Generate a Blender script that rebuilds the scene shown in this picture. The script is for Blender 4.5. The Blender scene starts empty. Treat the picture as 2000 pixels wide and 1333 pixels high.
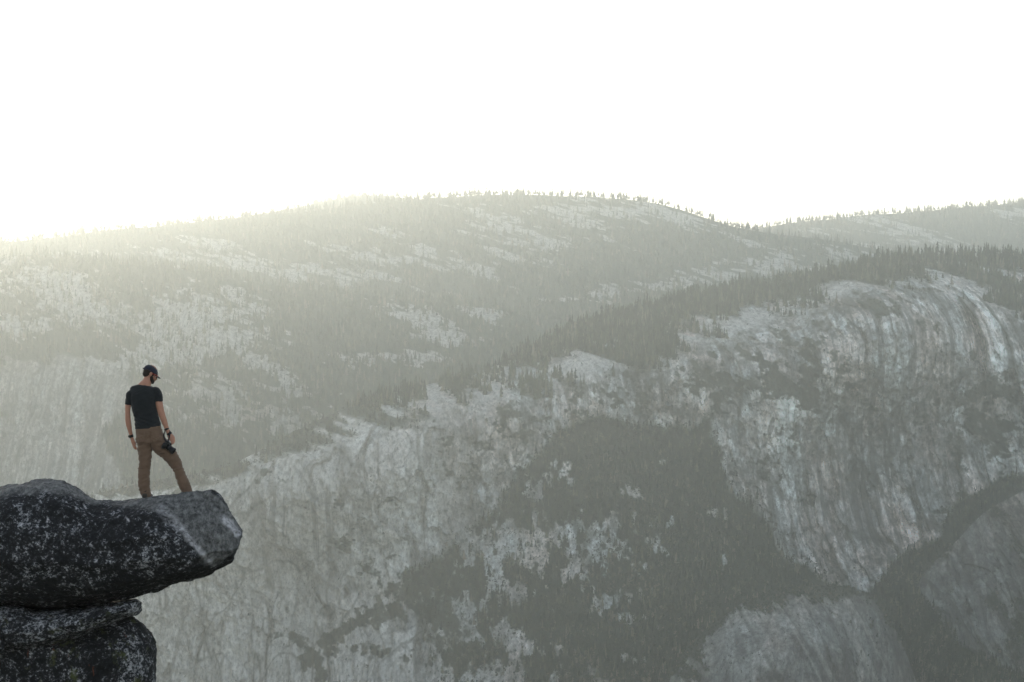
import bpy, bmesh, math, random
import numpy as np
from mathutils import Vector, Matrix

# ------------------------------------------------------------------ camera, sky, sun, exposure
scene = bpy.context.scene
COL = scene.collection
rad = math.radians
F = 3611.0                                   # focal length in photo pixels (2000 wide)
PITCH = math.atan(66.5 / F)                  # the horizon lies a little above the middle of the frame

cam_data = bpy.data.cameras.new("camera")
cam_data.sensor_width = 36.0
cam_data.lens = 36.0 * F / 2000.0
cam_data.clip_start = 0.5
cam_data.clip_end = 60000.0
cam = bpy.data.objects.new("viewpoint", cam_data)
COL.objects.link(cam)
cam.rotation_euler = (rad(90) - PITCH, 0, 0)
scene.camera = cam

SUN_EL, SUN_AZ = 3.4, -25.0                 # degrees; azimuth measured from +Y, left negative
world = bpy.data.worlds.new("World")
scene.world = world
world.use_nodes = True
wn = world.node_tree
sky = wn.nodes.new("ShaderNodeTexSky")
sky.sky_type = 'NISHITA'
sky.sun_disc = False
sky.sun_elevation = rad(SUN_EL)
sky.sun_rotation = rad(SUN_AZ)
sky.altitude = 1500
sky.air_density = 1.0
sky.dust_density = 2.0
sky.ozone_density = 1.5
hs = wn.nodes.new("ShaderNodeHueSaturation")          # hazy air: the blue and the orange are washed out
hs.inputs["Saturation"].default_value = 0.45
wn.links.new(sky.outputs[0], hs.inputs["Color"])
wn.links.new(hs.outputs[0], wn.nodes["Background"].inputs[0])
wn.nodes["Background"].inputs[1].default_value = 0.15

sun_data = bpy.data.lights.new("sun", 'SUN')
sun_data.energy = 0.88
sun_data.angle = rad(0.6)
sun_data.color = (1.0, 0.91, 0.75)
sun = bpy.data.objects.new("sun", sun_data)
COL.objects.link(sun)
sd = Vector((math.sin(rad(SUN_AZ)) * math.cos(rad(SUN_EL)), math.cos(rad(SUN_AZ)) * math.cos(rad(SUN_EL)), math.sin(rad(SUN_EL))))
sun.rotation_euler = sd.to_track_quat('Z', 'Y').to_euler()

scene.view_settings.view_transform = 'Standard'
scene.view_settings.look = 'None'
scene.view_settings.exposure = 2.0
scene.view_settings.gamma = 1.0
scene.render.engine = 'CYCLES'
scene.cycles.max_bounces = 6
scene.cycles.volume_bounces = 1
scene.cycles.use_denoising = True
scene.cycles.adaptive_threshold = 0.004

HAZE_DENSITY, HAZE_G = 1.0e-4, 0.62
HAZE_COLOR = (0.925, 0.97, 0.935)

rng = np.random.default_rng(11)
random.seed(5)

# ------------------------------------------------------------------ helpers
def unproject(u, v, D):
    """photo pixel -> world point whose distance along +Y is D"""
    u = np.asarray(u, float); v = np.asarray(v, float); D = np.asarray(D, float)
    a = (u - 1000.0) / F
    b = -(v - 666.5) / F
    c, s = math.cos(PITCH), math.sin(PITCH)
    y = c + b * s
    z = -s + b * c
    k = D / y
    return np.stack(np.broadcast_arrays(a * k, D, z * k), -1)

def _hash(ix, iy, iz):
    with np.errstate(over='ignore'):
        h = (ix.astype(np.int64) * 374761393 + iy.astype(np.int64) * 668265263 + iz.astype(np.int64) * 2147483647) & 0xffffffff
        h = ((h ^ (h >> 13)) * 1274126177) & 0xffffffff
        h = ((h ^ (h >> 16)) * 2246822519) & 0xffffffff
    return ((h ^ (h >> 15)) & 0xffff) / 32767.5 - 1.0

def vnoise2(x, y, seed=0):
    ix = np.floor(x); iy = np.floor(y)
    fx = x - ix; fy = y - iy
    fx = fx * fx * fx * (fx * (fx * 6 - 15) + 10); fy = fy * fy * fy * (fy * (fy * 6 - 15) + 10)
    ix = ix.astype(np.int64); iy = iy.astype(np.int64); s = np.full_like(ix, seed)
    a = _hash(ix, iy, s); b = _hash(ix + 1, iy, s); c = _hash(ix, iy + 1, s); d = _hash(ix + 1, iy + 1, s)
    return (a + (b - a) * fx) * (1 - fy) + (c + (d - c) * fx) * fy

def vnoise3(x, y, z, seed=0):
    iz = np.floor(z); fz = z - iz; fz = fz * fz * (3 - 2 * fz)
    out = 0
    ix = np.floor(x); iy = np.floor(y)
    fx = x - ix; fy = y - iy
    fx = fx * fx * (3 - 2 * fx); fy = fy * fy * (3 - 2 * fy)
    ix = ix.astype(np.int64); iy = iy.astype(np.int64); iz = iz.astype(np.int64) + seed * 1013
    for k, w in ((0, 1 - fz), (1, fz)):
        q = iz + k
        a = _hash(ix, iy, q); b = _hash(ix + 1, iy, q); c = _hash(ix, iy + 1, q); d = _hash(ix + 1, iy + 1, q)
        out = out + w * ((a + (b - a) * fx) * (1 - fy) + (c + (d - c) * fx) * fy)
    return out

def fbm2(x, y, octs=5, seed=0, gain=0.5, ridged=False):
    t = 0; amp = 1.0; tot = 0
    for o in range(octs):
        n = vnoise2(x * 2 ** o + 17.3 * o, y * 2 ** o - 9.1 * o, seed + o)
        if ridged: n = 1 - 2 * np.abs(n)
        t = t + amp * n; tot += amp; amp *= gain
    return t / tot

def fbm3(x, y, z, octs=5, seed=0, gain=0.5, ridged=False):
    t = 0; amp = 1.0; tot = 0
    for o in range(octs):
        n = vnoise3(x * 2 ** o + 17.3 * o, y * 2 ** o - 9.1 * o, z * 2 ** o + 3.7 * o, seed + o)
        if ridged: n = 1 - 2 * np.abs(n)
        t = t + amp * n; tot += amp; amp *= gain
    return t / tot

def cells2(x, y, seed=0):
    """cell noise: distance gap to the nearest border, and two random values per cell"""
    ix = np.floor(x).astype(np.int64); iy = np.floor(y).astype(np.int64)
    f1 = np.full(x.shape, 9.0); f2 = np.full(x.shape, 9.0); r1 = np.zeros(x.shape); r2 = np.zeros(x.shape)
    for dx in (-1, 0, 1):
        for dy in (-1, 0, 1):
            cx = ix + dx; cy = iy + dy; k = np.full_like(cx, seed)
            px = cx + 0.5 + 0.48 * _hash(cx, cy, k); py = cy + 0.5 + 0.48 * _hash(cx, cy, k + 77)
            d = np.hypot(x - px, y - py)
            near = d < f1
            f2 = np.where(near, f1, np.minimum(f2, d))
            r1 = np.where(near, _hash(cx, cy, k + 131), r1); r2 = np.where(near, _hash(cx, cy, k + 197), r2)
            f1 = np.where(near, d, f1)
    return f2 - f1, r1, r2

def sstep(a, b, x):
    t = np.clip((x - a) / (b - a), 0, 1)
    return t * t * (3 - 2 * t)

def polyline(pts, u):
    p = np.array(pts, float)
    return np.interp(u, p[:, 0], p[:, 1])

def smooth_line(pts, u, w=18):
    return sum(polyline(pts, u + d * w) for d in (-1, -.5, 0, .5, 1)) / 5

def poly_sd(poly, u, v):
    """signed distance in pixels, positive inside"""
    P = np.array(poly, float); n = len(P)
    best = np.full(u.shape, 1e9); inside = np.zeros(u.shape, bool)
    for i in range(n):
        a = P[i]; b = P[(i + 1) % n]; e = b - a
        t = np.clip(((u - a[0]) * e[0] + (v - a[1]) * e[1]) / (e @ e), 0, 1)
        best = np.minimum(best, (u - a[0] - t * e[0]) ** 2 + (v - a[1] - t * e[1]) ** 2)
        if a[1] != b[1]:
            cr = ((a[1] > v) != (b[1] > v)) & (u < (b[0] - a[0]) * (v - a[1]) / (b[1] - a[1]) + a[0])
            inside ^= cr
    return np.where(inside, 1, -1) * np.sqrt(best)

def blobs(items, u, v):
    out = np.full(u.shape, -3.0)
    for (cu, cv, a, b, ang) in items:
        c, s = math.cos(rad(ang)), math.sin(rad(ang))
        x = (u - cu) * c + (v - cv) * s; y = -(u - cu) * s + (v - cv) * c
        out = np.maximum(out, 1 - np.sqrt((x / a) ** 2 + (y / b) ** 2))
    return out

def rbf(ctrl, U, V):
    """smooth surface through control points (u, v, value)"""
    C = np.array(ctrl, float); p = C[:, :2] / 500.0; n = len(C)
    def phi(r2): return np.where(r2 > 1e-12, 0.5 * r2 * np.log(np.maximum(r2, 1e-12)), 0)
    d2 = ((p[:, None] - p[None]) ** 2).sum(-1)
    A = np.zeros((n + 3, n + 3))
    A[:n, :n] = phi(d2) + np.eye(n) * 0.004
    A[:n, n] = 1; A[:n, n + 1:] = p
    A[n, :n] = 1; A[n + 1:, :n] = p.T
    w = np.linalg.solve(A, np.concatenate([C[:, 2], [0, 0, 0]]))
    x = U / 500.0; y = V / 500.0
    out = w[n] + w[n + 1] * x + w[n + 2] * y
    for i in range(n):
        out = out + w[i] * phi((x - p[i, 0]) ** 2 + (y - p[i, 1]) ** 2)
    return out

def set_meta(o, label=None, cat=None, group=None, kind=None):
    if label: o['label'] = label
    if cat: o['category'] = cat
    if group: o['group'] = group
    if kind: o['kind'] = kind
    return o

def mesh_from(name, verts, faces, mat, parent=None, smooth=True, attrs=None):
    """faces: (n,k) int array"""
    me = bpy.data.meshes.new(name)
    verts = np.ascontiguousarray(verts, dtype=np.float32).reshape(-1, 3)
    faces = np.asarray(faces, dtype=np.int32)
    n, k = faces.shape
    me.vertices.add(len(verts)); me.vertices.foreach_set("co", verts.ravel())
    me.loops.add(n * k); me.loops.foreach_set("vertex_index", faces.ravel())
    me.polygons.add(n); me.polygons.foreach_set("loop_start", np.arange(0, n * k, k, dtype=np.int32))
    me.polygons.foreach_set("use_smooth", np.full(n, smooth))
    me.update(calc_edges=True)
    for nm, arr in (attrs or {}).items():
        a = me.attributes.new(nm, 'FLOAT', 'POINT')
        a.data.foreach_set("value", np.ascontiguousarray(arr, dtype=np.float32).ravel())
    me.materials.append(mat)
    o = bpy.data.objects.new(name, me); COL.objects.link(o)
    if parent: o.parent = parent
    return o

def grid_faces(nr, nc, wrap=False):
    r = np.arange(nr - 1)[:, None]; c = np.arange(nc if wrap else nc - 1)[None]
    c2 = (c + 1) % nc
    a = r * nc + c; b = r * nc + c2; d = (r + 1) * nc + c2; e = (r + 1) * nc + c
    return np.stack([a, e, d, b], -1).reshape(-1, 4)

# ------------------------------------------------------------------ materials
def new_mat(name, rough=0.9):
    m = bpy.data.materials.new(name); m.use_nodes = True
    b = m.node_tree.nodes["Principled BSDF"]
    b.inputs["Roughness"].default_value = rough
    b.inputs["Specular IOR Level"].default_value = 0.25
    return m, m.node_tree, b

def nd(nt, t, **kw):
    n = nt.nodes.new(t)
    for k, v in kw.items(): setattr(n, k, v)
    return n

def noise(nt, vec, scale, detail=6, rough=0.6, stretch=None, offset=None):
    n = nd(nt, "ShaderNodeTexNoise"); n.inputs["Scale"].default_value = scale
    n.inputs["Detail"].default_value = detail; n.inputs["Roughness"].default_value = rough
    if stretch or offset:
        mp = nd(nt, "ShaderNodeMapping")
        if stretch: mp.inputs["Scale"].default_value = stretch
        if offset: mp.inputs["Location"].default_value = offset
        nt.links.new(vec, mp.inputs[0]); vec = mp.outputs[0]
    nt.links.new(vec, n.inputs["Vector"])
    return n.outputs["Fac"]

def ramp(nt, fac, stops, interp='LINEAR'):
    r = nd(nt, "ShaderNodeValToRGB"); r.color_ramp.interpolation = interp
    el = r.color_ramp.elements
    while len(el) < len(stops): el.new(0.5)
    for e, (p, c) in zip(el, stops):
        e.position = p; e.color = (c, c, c, 1) if isinstance(c, (int, float)) else (*c, 1)
    nt.links.new(fac, r.inputs[0])
    return r.outputs[0]

def mix(nt, fac, a, b, mode='MIX'):
    m = nd(nt, "ShaderNodeMix", data_type='RGBA', blend_type=mode)
    for sock, val in ((m.inputs[0], fac), (m.inputs[6], a), (m.inputs[7], b)):
        if isinstance(val, bpy.types.NodeSocket): nt.links.new(val, sock)
        elif isinstance(val, (int, float)): sock.default_value = val if sock == m.inputs[0] else (val, val, val, 1)
        else: sock.default_value = (*val, 1)
    return m.outputs[2]

def math_(nt, op, a, b=None, clamp=False):
    m = nd(nt, "ShaderNodeMath", operation=op); m.use_clamp = clamp
    for s, v in zip(m.inputs, (a, b)):
        if v is None: continue
        if isinstance(v, bpy.types.NodeSocket): nt.links.new(v, s)
        else: s.default_value = v
    return m.outputs[0]

def attr(nt, name):
    a = nd(nt, "ShaderNodeAttribute"); a.attribute_name = name
    return a.outputs["Fac"]

def bump(nt, bsdf, h, dist, strength=1.0):
    b = nd(nt, "ShaderNodeBump"); b.inputs["Strength"].default_value = strength
    b.inputs["Distance"].default_value = dist
    nt.links.new(h, b.inputs["Height"]); nt.links.new(b.outputs[0], bsdf.inputs["Normal"])

def granite_terrain(name, lo, hi, veg_col, streak=1.0, lean=0.0, slab_lo=0.17, slab_hi=0.55):
    m, nt, b = new_mat(name, 0.95)
    P = nd(nt, "ShaderNodeNewGeometry").outputs["Position"]
    mp = nd(nt, "ShaderNodeMapping")                    # lean: slant of the water streaks
    mp.inputs["Rotation"].default_value = (0, rad(lean), 0)
    nt.links.new(P, mp.inputs[0]); Q = mp.outputs[0]
    n1 = noise(nt, Q, 1 / 150, 8, 0.62, (1, 0.3, 0.4))
    n2 = noise(nt, Q, 1 / 9, 6, 0.72, (1, 0.12, 0.08), (13, 5, 2))
    n3 = noise(nt, Q, 1 / 7, 7, 0.85, (1, 0.4, 0.6), (3, 51, 7))
    n4 = noise(nt, Q, 1 / 40, 7, 0.7, (0.6, 0.3, 1.0), (31, 5, 70))
    base = ramp(nt, n1, [(0.34, lo), (0.5, tuple((x + y) / 2 for x, y in zip(lo, hi))), (0.66, hi)])
    tint = ramp(nt, noise(nt, Q, 1 / 70, 5, 0.65, (1, 0.3, 0.5), (71, 9, 40)), [(0.42, (0.96, 1.02, 1.03)), (0.62, (1.10, 0.98, 0.93))])
    base = mix(nt, 1.0, base, tint, 'MULTIPLY')
    st = ramp(nt, n2, [(0.3, 0.5), (0.5, 1.05), (0.68, 1.45)])
    base = mix(nt, 0.8 * streak, base, st, 'MULTIPLY')
    gr = ramp(nt, n3, [(0.36, 0.28), (0.5, 1.1), (0.62, 1.9)])
    base = mix(nt, 0.9, base, gr, 'MULTIPLY')
    dk = ramp(nt, n4, [(0.40, 0.35), (0.5, 1.0), (0.62, 1.2)])
    base = mix(nt, 0.8, base, dk, 'MULTIPLY')
    base = mix(nt, 1.0, base, ramp(nt, math_(nt, 'ADD', attr(nt, "tone"), 0.5), [(0.05, 0.45), (0.5, 1.0), (0.95, 1.7)]), 'MULTIPLY')
    slab = mix(nt, ramp(nt, n3, [(0.40, 0.0), (0.58, 1.0)]), (slab_lo, slab_lo, slab_lo * .96), (slab_hi, slab_hi * .99, slab_hi * .95))
    base = mix(nt, attr(nt, "slab"), base, slab)
    stain = ramp(nt, noise(nt, Q, 1 / 13, 4, 0.6, (1, 0.05, 0.035), (91, 5, 2)), [(0.5, 0.0), (0.58, 0.75)])
    stain = math_(nt, 'MULTIPLY', stain, attr(nt, "stain"))
    base = mix(nt, stain, base, (0.09, 0.095, 0.1))
    crack = ramp(nt, attr(nt, "crack"), [(0.0, 0.0), (0.7, 0.9)])
    base = mix(nt, crack, base, (0.06, 0.065, 0.06))
    veg = mix(nt, n3, tuple(0.5 * c for c in veg_col), tuple(1.5 * c for c in veg_col))
    col = mix(nt, attr(nt, "veg"), base, veg)
    nt.links.new(col, b.inputs["Base Color"])
    bump(nt, b, math_(nt, 'ADD', n2, n3), 5.0, 1.0)
    return m

M_cliff = granite_terrain("granite_cliff", (0.31, 0.315, 0.315), (0.60, 0.60, 0.585), (0.03, 0.042, 0.028), slab_lo=0.3, slab_hi=0.8)
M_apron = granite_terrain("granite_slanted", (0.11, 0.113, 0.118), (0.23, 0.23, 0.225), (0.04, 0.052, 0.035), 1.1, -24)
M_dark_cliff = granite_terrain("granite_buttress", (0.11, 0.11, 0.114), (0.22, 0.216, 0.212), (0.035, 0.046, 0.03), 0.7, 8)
M_far = granite_terrain("granite_hills", (0.16, 0.165, 0.16), (0.36, 0.36, 0.34), (0.03, 0.042, 0.028), 0.7, slab_lo=0.13, slab_hi=0.58)

def foliage_mat(name, stops):
    m, nt, b = new_mat(name, 0.85)
    P = nd(nt, "ShaderNodeNewGeometry")
    n = noise(nt, P.outputs["Position"], 1 / 60, 4, 0.6)
    f = math_(nt, 'ADD', math_(nt, 'MULTIPLY', math_(nt, 'SUBTRACT', n, 0.5), 0.8), attr(nt, "tint"))
    nt.links.new(ramp(nt, f, stops), b.inputs["Base Color"])
    return m
FOL = [(0.0, (0.007, 0.013, 0.008)), (0.5, (0.017, 0.027, 0.015)), (0.82, (0.05, 0.062, 0.034)), (0.93, (0.12, 0.115, 0.07)), (0.99, (0.17, 0.14, 0.11))]
M_conifer = foliage_mat("conifer_needles", FOL)
M_trunk, nt, b = new_mat("bark"); 
nt.links.new(mix(nt, noise(nt, nd(nt, "ShaderNodeNewGeometry").outputs["Position"], 0.8, 4), (0.06, 0.045, 0.035), (0.16, 0.12, 0.09)), b.inputs["Base Color"])

# ------------------------------------------------------------------ terrain
FLOOR_Z = -705.0
TREES = []          # (N,3) positions, heights, kind, for the forest
layers = {}

def hill(name, u0, u1, nu, nv, crest, vbot, ctrl, rough_crest=2.0, disp=(30, 10), vert=0.3, back=(24, 45.0, 0.55), seed=1, mat=None,
         paint=None, label=None, cat='hill'):
    us = np.linspace(u0, u1, nu)
    cv = smooth_line(crest, us) + rough_crest * fbm2(us / 60, us * 0, 5, seed + 90)
    t = np.linspace(0, 1, nv) ** 1.15
    U = np.broadcast_to(us, (nv, nu)).copy()
    V = cv[None] + t[:, None] * (vbot - cv)[None]
    # depth from the control points on a coarse grid, then refined
    cu = np.linspace(u0, u1, 90); ct = np.linspace(0, 1, 70) ** 1.15
    ccv = smooth_line(crest, cu)
    CU = np.broadcast_to(cu, (70, 90)); CV = ccv[None] + ct[:, None] * (vbot - ccv)[None]
    Dc = rbf(ctrl, CU, CV)
    fu = (us - u0) / (u1 - u0) * 89; iu = np.clip(fu.astype(int), 0, 88); fu = fu - iu
    ft = np.interp(t, ct, np.arange(70)); it = np.clip(ft.astype(int), 0, 68); ft = ft - it
    D = ((Dc[it][:, iu] * (1 - fu) + Dc[it][:, iu + 1] * fu) * (1 - ft)[:, None]
         + (Dc[it + 1][:, iu] * (1 - fu) + Dc[it + 1][:, iu + 1] * fu) * ft[:, None])
    pos = unproject(U, V, D)
    X, Z = pos[..., 0], pos[..., 2]
    attrs = {k: np.zeros_like(U) for k in ("veg", "slab", "stain", "crack", "dens", "scrub", "relief", "tone")}
    attrs["relief"][:] = 1.0
    if paint: paint(U, V, X, Z, cv[None] + 0 * U, attrs)
    # relief: big buttresses, vertical ribs, ledges
    wx = X + 60 * fbm2(X / 300, Z / 300, 3, seed + 5)
    big = fbm2(wx / 260, Z / (260 / vert), 4, seed + 1, ridged=True)
    rib = fbm2(wx / 60, (Z - 0.8 * (D - D.mean())) / (60 / vert), 5, seed + 2, 0.58, ridged=True)
    led = fbm2(wx / 200, (Z + 0.35 * X) / 28, 4, seed + 3)
    lean = 0.18
    Zc = Z - 0.8 * (D - D.mean())                   # runs on over the rounded brows as well as down the face
    qx = X + lean * Z; ww = fbm2(X / 45, Z / 70, 4, seed + 6, 0.6)
    tone = np.zeros_like(X); d = np.zeros_like(X); ck = np.zeros_like(X)
    for (sx, sz, dep, tn, sd_) in ((95, 240, 1.6, .16, 1), (36, 85, 0.8, .2, 2), (14, 24, 0.36, .24, 3), (7, 8, 0.18, .24, 4)):
        w1 = ww * min(1.0, 26 / sx) + 0.22 * fbm2(X / sx * 1.7, Zc / sz * 1.7, 3, seed + 60 + sd_)
        gap, a, b = cells2(qx / sx + w1, (Zc + 0.25 * X) / sz + 0.8 * w1, seed * 10 + sd_)
        # each plate stands at its own depth and leans its own way
        d = d - attrs["relief"] * disp[1] * dep * a
        tone = tone + tn * b
        ck = np.maximum(ck, sstep(0.10, 0.02, gap) * (0.2 + 0.8 * (a > 0.1)) * (0.6, 0.55, 0.4, 0.0)[sd_ - 1])
    tone = tone + 0.22 * fbm2(X / 5, Z / 12, 3, seed + 70)
    attrs["tone"] = tone * np.clip(attrs["relief"] * 1.3, 0.35, 1)
    attrs["crack"] = np.maximum(attrs["crack"] * 0.6, ck * attrs["relief"] * (1 - attrs["slab"] * .5))
    d = d + attrs["relief"] * (-disp[0] * big - 0.55 * disp[1] * rib - 0.6 * disp[1] * led)
    d = d - disp[1] * 0.5 * (1 - attrs["relief"]) * fbm2(X / 40, Z / 40, 4, seed + 4)
    fade = sstep(0, 0.04, t)[:, None]
    D = D + d * fade
    pos = unproject(U, V, D)
    # far side of the ridge: falls away behind the crest
    nb, step, slope = back
    rows = []
    for k in range(nb, 0, -1):
        y = pos[0, :, 1] + k * step
        sc = y / pos[0, :, 1]
        x = pos[0, :, 0] * sc
        z = pos[0, :, 2] - slope * step * k * (0.35 + 0.65 * k / nb) + 10 * fbm2(x / 120, y / 120, 3, seed + 8) * min(1, k / 4)
        rows.append(np.stack([x, y, z], -1))
    full = np.concatenate([np.array(rows), pos], 0) if nb else pos
    full[..., 2] = np.maximum(full[..., 2], FLOOR_Z - 7)
    at = {}
    for k in ("veg", "slab", "stain", "crack", "tone"):
        top = np.repeat(attrs[k][:1], nb, 0)
        at[k] = np.concatenate([top, attrs[k]], 0)
    o = mesh_from(name, full.reshape(-1, 3), grid_faces(nv + nb, nu), mat, attrs=at)
    set_meta(o, label, cat, kind='structure')
    layers[name] = dict(U=U, V=V, pos=pos, dens=attrs["dens"], scrub=attrs["scrub"], cv=cv, us=us)
    return o

def vegify(attrs, veg, dens=None):
    attrs["veg"] = np.clip(veg, 0, 1)
    attrs["dens"] = attrs["veg"] if dens is None else dens

# --- near massif with the great cliff
A_crest = [(-760, 1120), (-260, 1075), (0, 1010), (200, 962), (300, 938), (420, 922), (500, 885), (560, 850), (640, 812), (700, 788), (770, 768), (830, 752),
           (900, 737), (960, 720), (1010, 694), (1060, 665), (1120, 640), (1200, 615), (1300, 588), (1400, 570), (1500, 553), (1600, 537),
           (1680, 520), (1750, 506), (1820, 500), (1900, 503), (2000, 505), (2260, 490), (2360, 488)]
A_edge = [(0, 1030), (300, 955), (420, 940), (560, 880), (700, 840), (850, 800), (1000, 770), (1150, 720), (1300, 680), (1450, 640), (1600, 590),
          (1700, 548), (1800, 548), (1900, 562), (2000, 592), (2260, 640)]
A_ctrl = [(-760, 1120, 3000), (-760, 1333, 2700), (-760, 1760, 2350), (-260, 1075, 3000), (0, 1010, 3000), (300, 935, 3030), (560, 850, 3130), (800, 760, 3280), (1000, 700, 3480), (1200, 612, 3650),
          (1500, 552, 3760), (1800, 500, 3820), (2000, 505, 3820), (2260, 490, 3800),
          (420, 940, 2960), (560, 880, 2990), (700, 840, 3030), (850, 800, 3090), (1000, 770, 3150), (1150, 720, 3230), (1300, 680, 3280),
          (1450, 640, 3330), (1600, 590, 3380), (1700, 548, 3430), (1800, 548, 3450), (1900, 580, 3440), (2000, 640, 3400), (2260, 700, 3380),
          (-260, 1333, 2700), (0, 1333, 2790), (300, 1333, 2860), (500, 1333, 2840), (700, 1333, 2760), (900, 1333, 2690), (1100, 1333, 2620),
          (1300, 1333, 2580), (1500, 1333, 2580),
          (1130, 830, 3160), (1250, 840, 3185), (1350, 830, 3165), (1100, 1000, 2990), (1250, 1000, 3010), (1250, 1150, 2830),
          (600, 1100, 2930), (800, 1100, 2930), (900, 1000, 3010), (1000, 900, 3090), (1400, 850, 3140), (1480, 980, 3060), (1560, 1090, 2990),
          (1690, 1140, 2960), (1600, 850, 3180), (1700, 850, 3210), (1850, 800, 3260), (1840, 1020, 3140), (1950, 800, 3270), (2000, 950, 3170),
          (2260, 950, 3150), (1700, 1250, 2800), (1850, 1250, 2800), (2000, 1250, 2800), (2260, 1250, 2800),
          (-260, 1760, 2350), (400, 1760, 2450), (1000, 1760, 2300), (1600, 1760, 2250), (2260, 1760, 2400)]
forest_poly = [(1120, 822), (1180, 812), (1240, 834), (1330, 838), (1385, 818), (1420, 880), (1440, 950), (1500, 1010), (1540, 1080), (1600, 1110),
               (1650, 1150), (1690, 1160), (1690, 1800), (960, 1800), (850, 1400), (845, 1290), (835, 1200), (800, 1140), (870, 1085), (910, 1040),
               (960, 1000), (1010, 930), (1080, 870)]
gully_poly = [(1685, 1160), (1740, 1095), (1840, 1050), (1862, 985), (1960, 935), (2300, 850), (2300, 1800), (1685, 1800)]

def paint_A(U, V, X, Z, cv, at):
    n = fbm2(X / 150, Z / 150, 6, 31, 0.6)
    nf = fbm2(X / 34, Z / 34, 5, 37, 0.65)
    sd1 = poly_sd(forest_poly, U, V); sd2 = poly_sd(gully_poly, U, V)
    f = np.maximum(sstep(-7, 9, sd1 + 34 * n + 12 * nf), sstep(-6, 7, sd2 + 20 * n + 8 * nf))
    rocks = blobs([(1185, 1060, 95, 48, 5), (1010, 1065, 105, 48, -8), (1115, 1125, 45, 28, 0), (985, 1150, 70, 22, 20), (1000, 1240, 120, 40, 25),
                   (1060, 1000, 30, 60, -15), (1300, 900, 15, 10, 0), (900, 1180, 60, 30, 10), (1390, 1000, 24, 18, 0), (1240, 960, 18, 12, 0),
                   (1120, 1320, 90, 28, 5), (960, 1330, 110, 46, 0), (900, 1230, 90, 34, 20), (1230, 1210, 40, 12, 10), (1320, 1010, 40, 10, -50), (1180, 1180, 50, 14, -20), (1420, 1090, 30, 10, -50), (1250, 1290, 60, 14, 10), (1080, 940, 22, 50, 20)], U, V)
    mixed = 0.42 * sstep(1150, 960, U) * sstep(980, 1080, V)
    f = f * (1 - sstep(0.1, 0.45, mixed + 0.75 * rocks - 0.07 + 1.25 * nf + 0.5 * n + 0.95 * fbm2(X / 9, Z / 14, 3, 39)))
    # crest band: trees and slabs on the plateau above the face
    edge = smooth_line(A_edge, U[0])[None]
    k = (V - cv) / np.maximum(edge - cv, 8)
    pl = fbm2(X / 120, (Z + 0.25 * X) / 22, 5, 41, 0.6)
    right = sstep(950, 1080, U)
    band = sstep(1.0, 0.5, k + 0.55 * pl)
    plate = sstep(1.5, 0.95, k + 0.3 * pl)
    slab = plate * sstep(0.0, 0.3, pl + 0.35 * nf + 0.2 * (k - 0.6)) * (1 - right * sstep(0.75, 0.5, k)) * (1 - 0.6 * sstep(1800, 1900, U))
    f = np.maximum(f, plate * sstep(0.1, -0.25, pl - 0.1 + 0.2 * (k - 0.5)) * 0.9)
    f = np.maximum(f, right * sstep(0.66, 0.36, k + 0.25 * pl + 0.28 * sstep(1550, 1700, U)))
    # scrub clinging to ledges and cracks, and one gully's shade painted as scrub
    led = fbm2((X - 0.25 * Z) / 130, (Z + 0.55 * X) / 60, 6, 47, 0.6)
    thr = blobs([(1930, 800, 130, 90, -10), (1480, 880, 110, 150, 60), (800, 1190, 160, 60, -30), (1450, 790, 120, 120, 0),
                 (1200, 760, 220, 80, -20), (950, 880, 200, 90, -15), (1380, 720, 160, 60, -20), (1540, 760, 90, 110, 30), (1100, 800, 120, 60, 0), (1900, 760, 90, 40, 0), (780, 1290, 120, 50, 0)], U, V)
    sf = fbm2(X / 11, Z / 9, 3, 45)
    scr = sstep(0.22, 0.4, 0.75 * led + 0.55 * nf + 0.4 * sf + 0.45 * np.clip(thr, -0.35, 0.6)) * (1 - plate)
    dk = blobs([(1945, 768, 75, 34, 5), (800, 1150, 50, 16, -35), (700, 1213, 80, 12, -32), (575, 1255, 26, 18, 0), (730, 1268, 55, 18, 10), (860, 1100, 60, 14, -20), (1930, 985, 90, 38, -15)], U, V)  # last blob puts the shade of a gully into the colour
    scr = np.maximum(scr, sstep(0.0, 0.3, 0.8 * dk - 0.08 + 0.85 * nf + 0.6 * sf))
    veg = np.maximum(f, scr * 0.92)
    at["slab"] = slab * (1 - veg)
    st = blobs([(1750, 640, 190, 130, 0), (1870, 660, 60, 120, 0), (600, 1020, 120, 80, 0), (1700, 950, 150, 200, 0)], U, V)
    at["stain"] = sstep(-0.2, 0.5, st + 0.5 * n) * (1 - plate)
    cr = 1 - np.abs(fbm2((X + 0.12 * Z) / 70, Z / 420, 5, 53, 0.55)) * 22
    cr2 = 1 - np.abs(fbm2((X - 0.8 * Z) / 150, (Z + 0.6 * X) / 240, 4, 57, 0.5)) * 30
    at["crack"] = np.clip(np.maximum(cr, cr2 * 0.9), 0, 1) * (1 - plate) * sstep(-0.3, 0.3, n)
    at["slab"] = np.maximum(at["slab"], 0.9 * (1 - veg) * sstep(1150, 600, U))
    at["relief"] = np.clip(1 - 0.75 * np.maximum(sstep(-10, 30, sd1), sstep(-10, 20, sd2)) - 0.75 * plate, 0.15, 1)
    at['scrub'] = np.maximum(scr, 0.02)
    at['scrub'] = np.maximum(at['scrub'], 0.45 * sstep(-30, 10, sd1) * (1 - f))
    vegify(at, veg, np.maximum(f, 0.14 * sstep(-20, 10, sd1)))

hill("cliff", -760, 2360, 1800, 760, A_crest, 1760, A_ctrl, 3.0, (38, 18), 0.28, (26, 45, 0.6), 3, M_cliff, paint_A,
     "great pale granite cliff with forested gullies filling the lower right of the view", "cliff")

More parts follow.
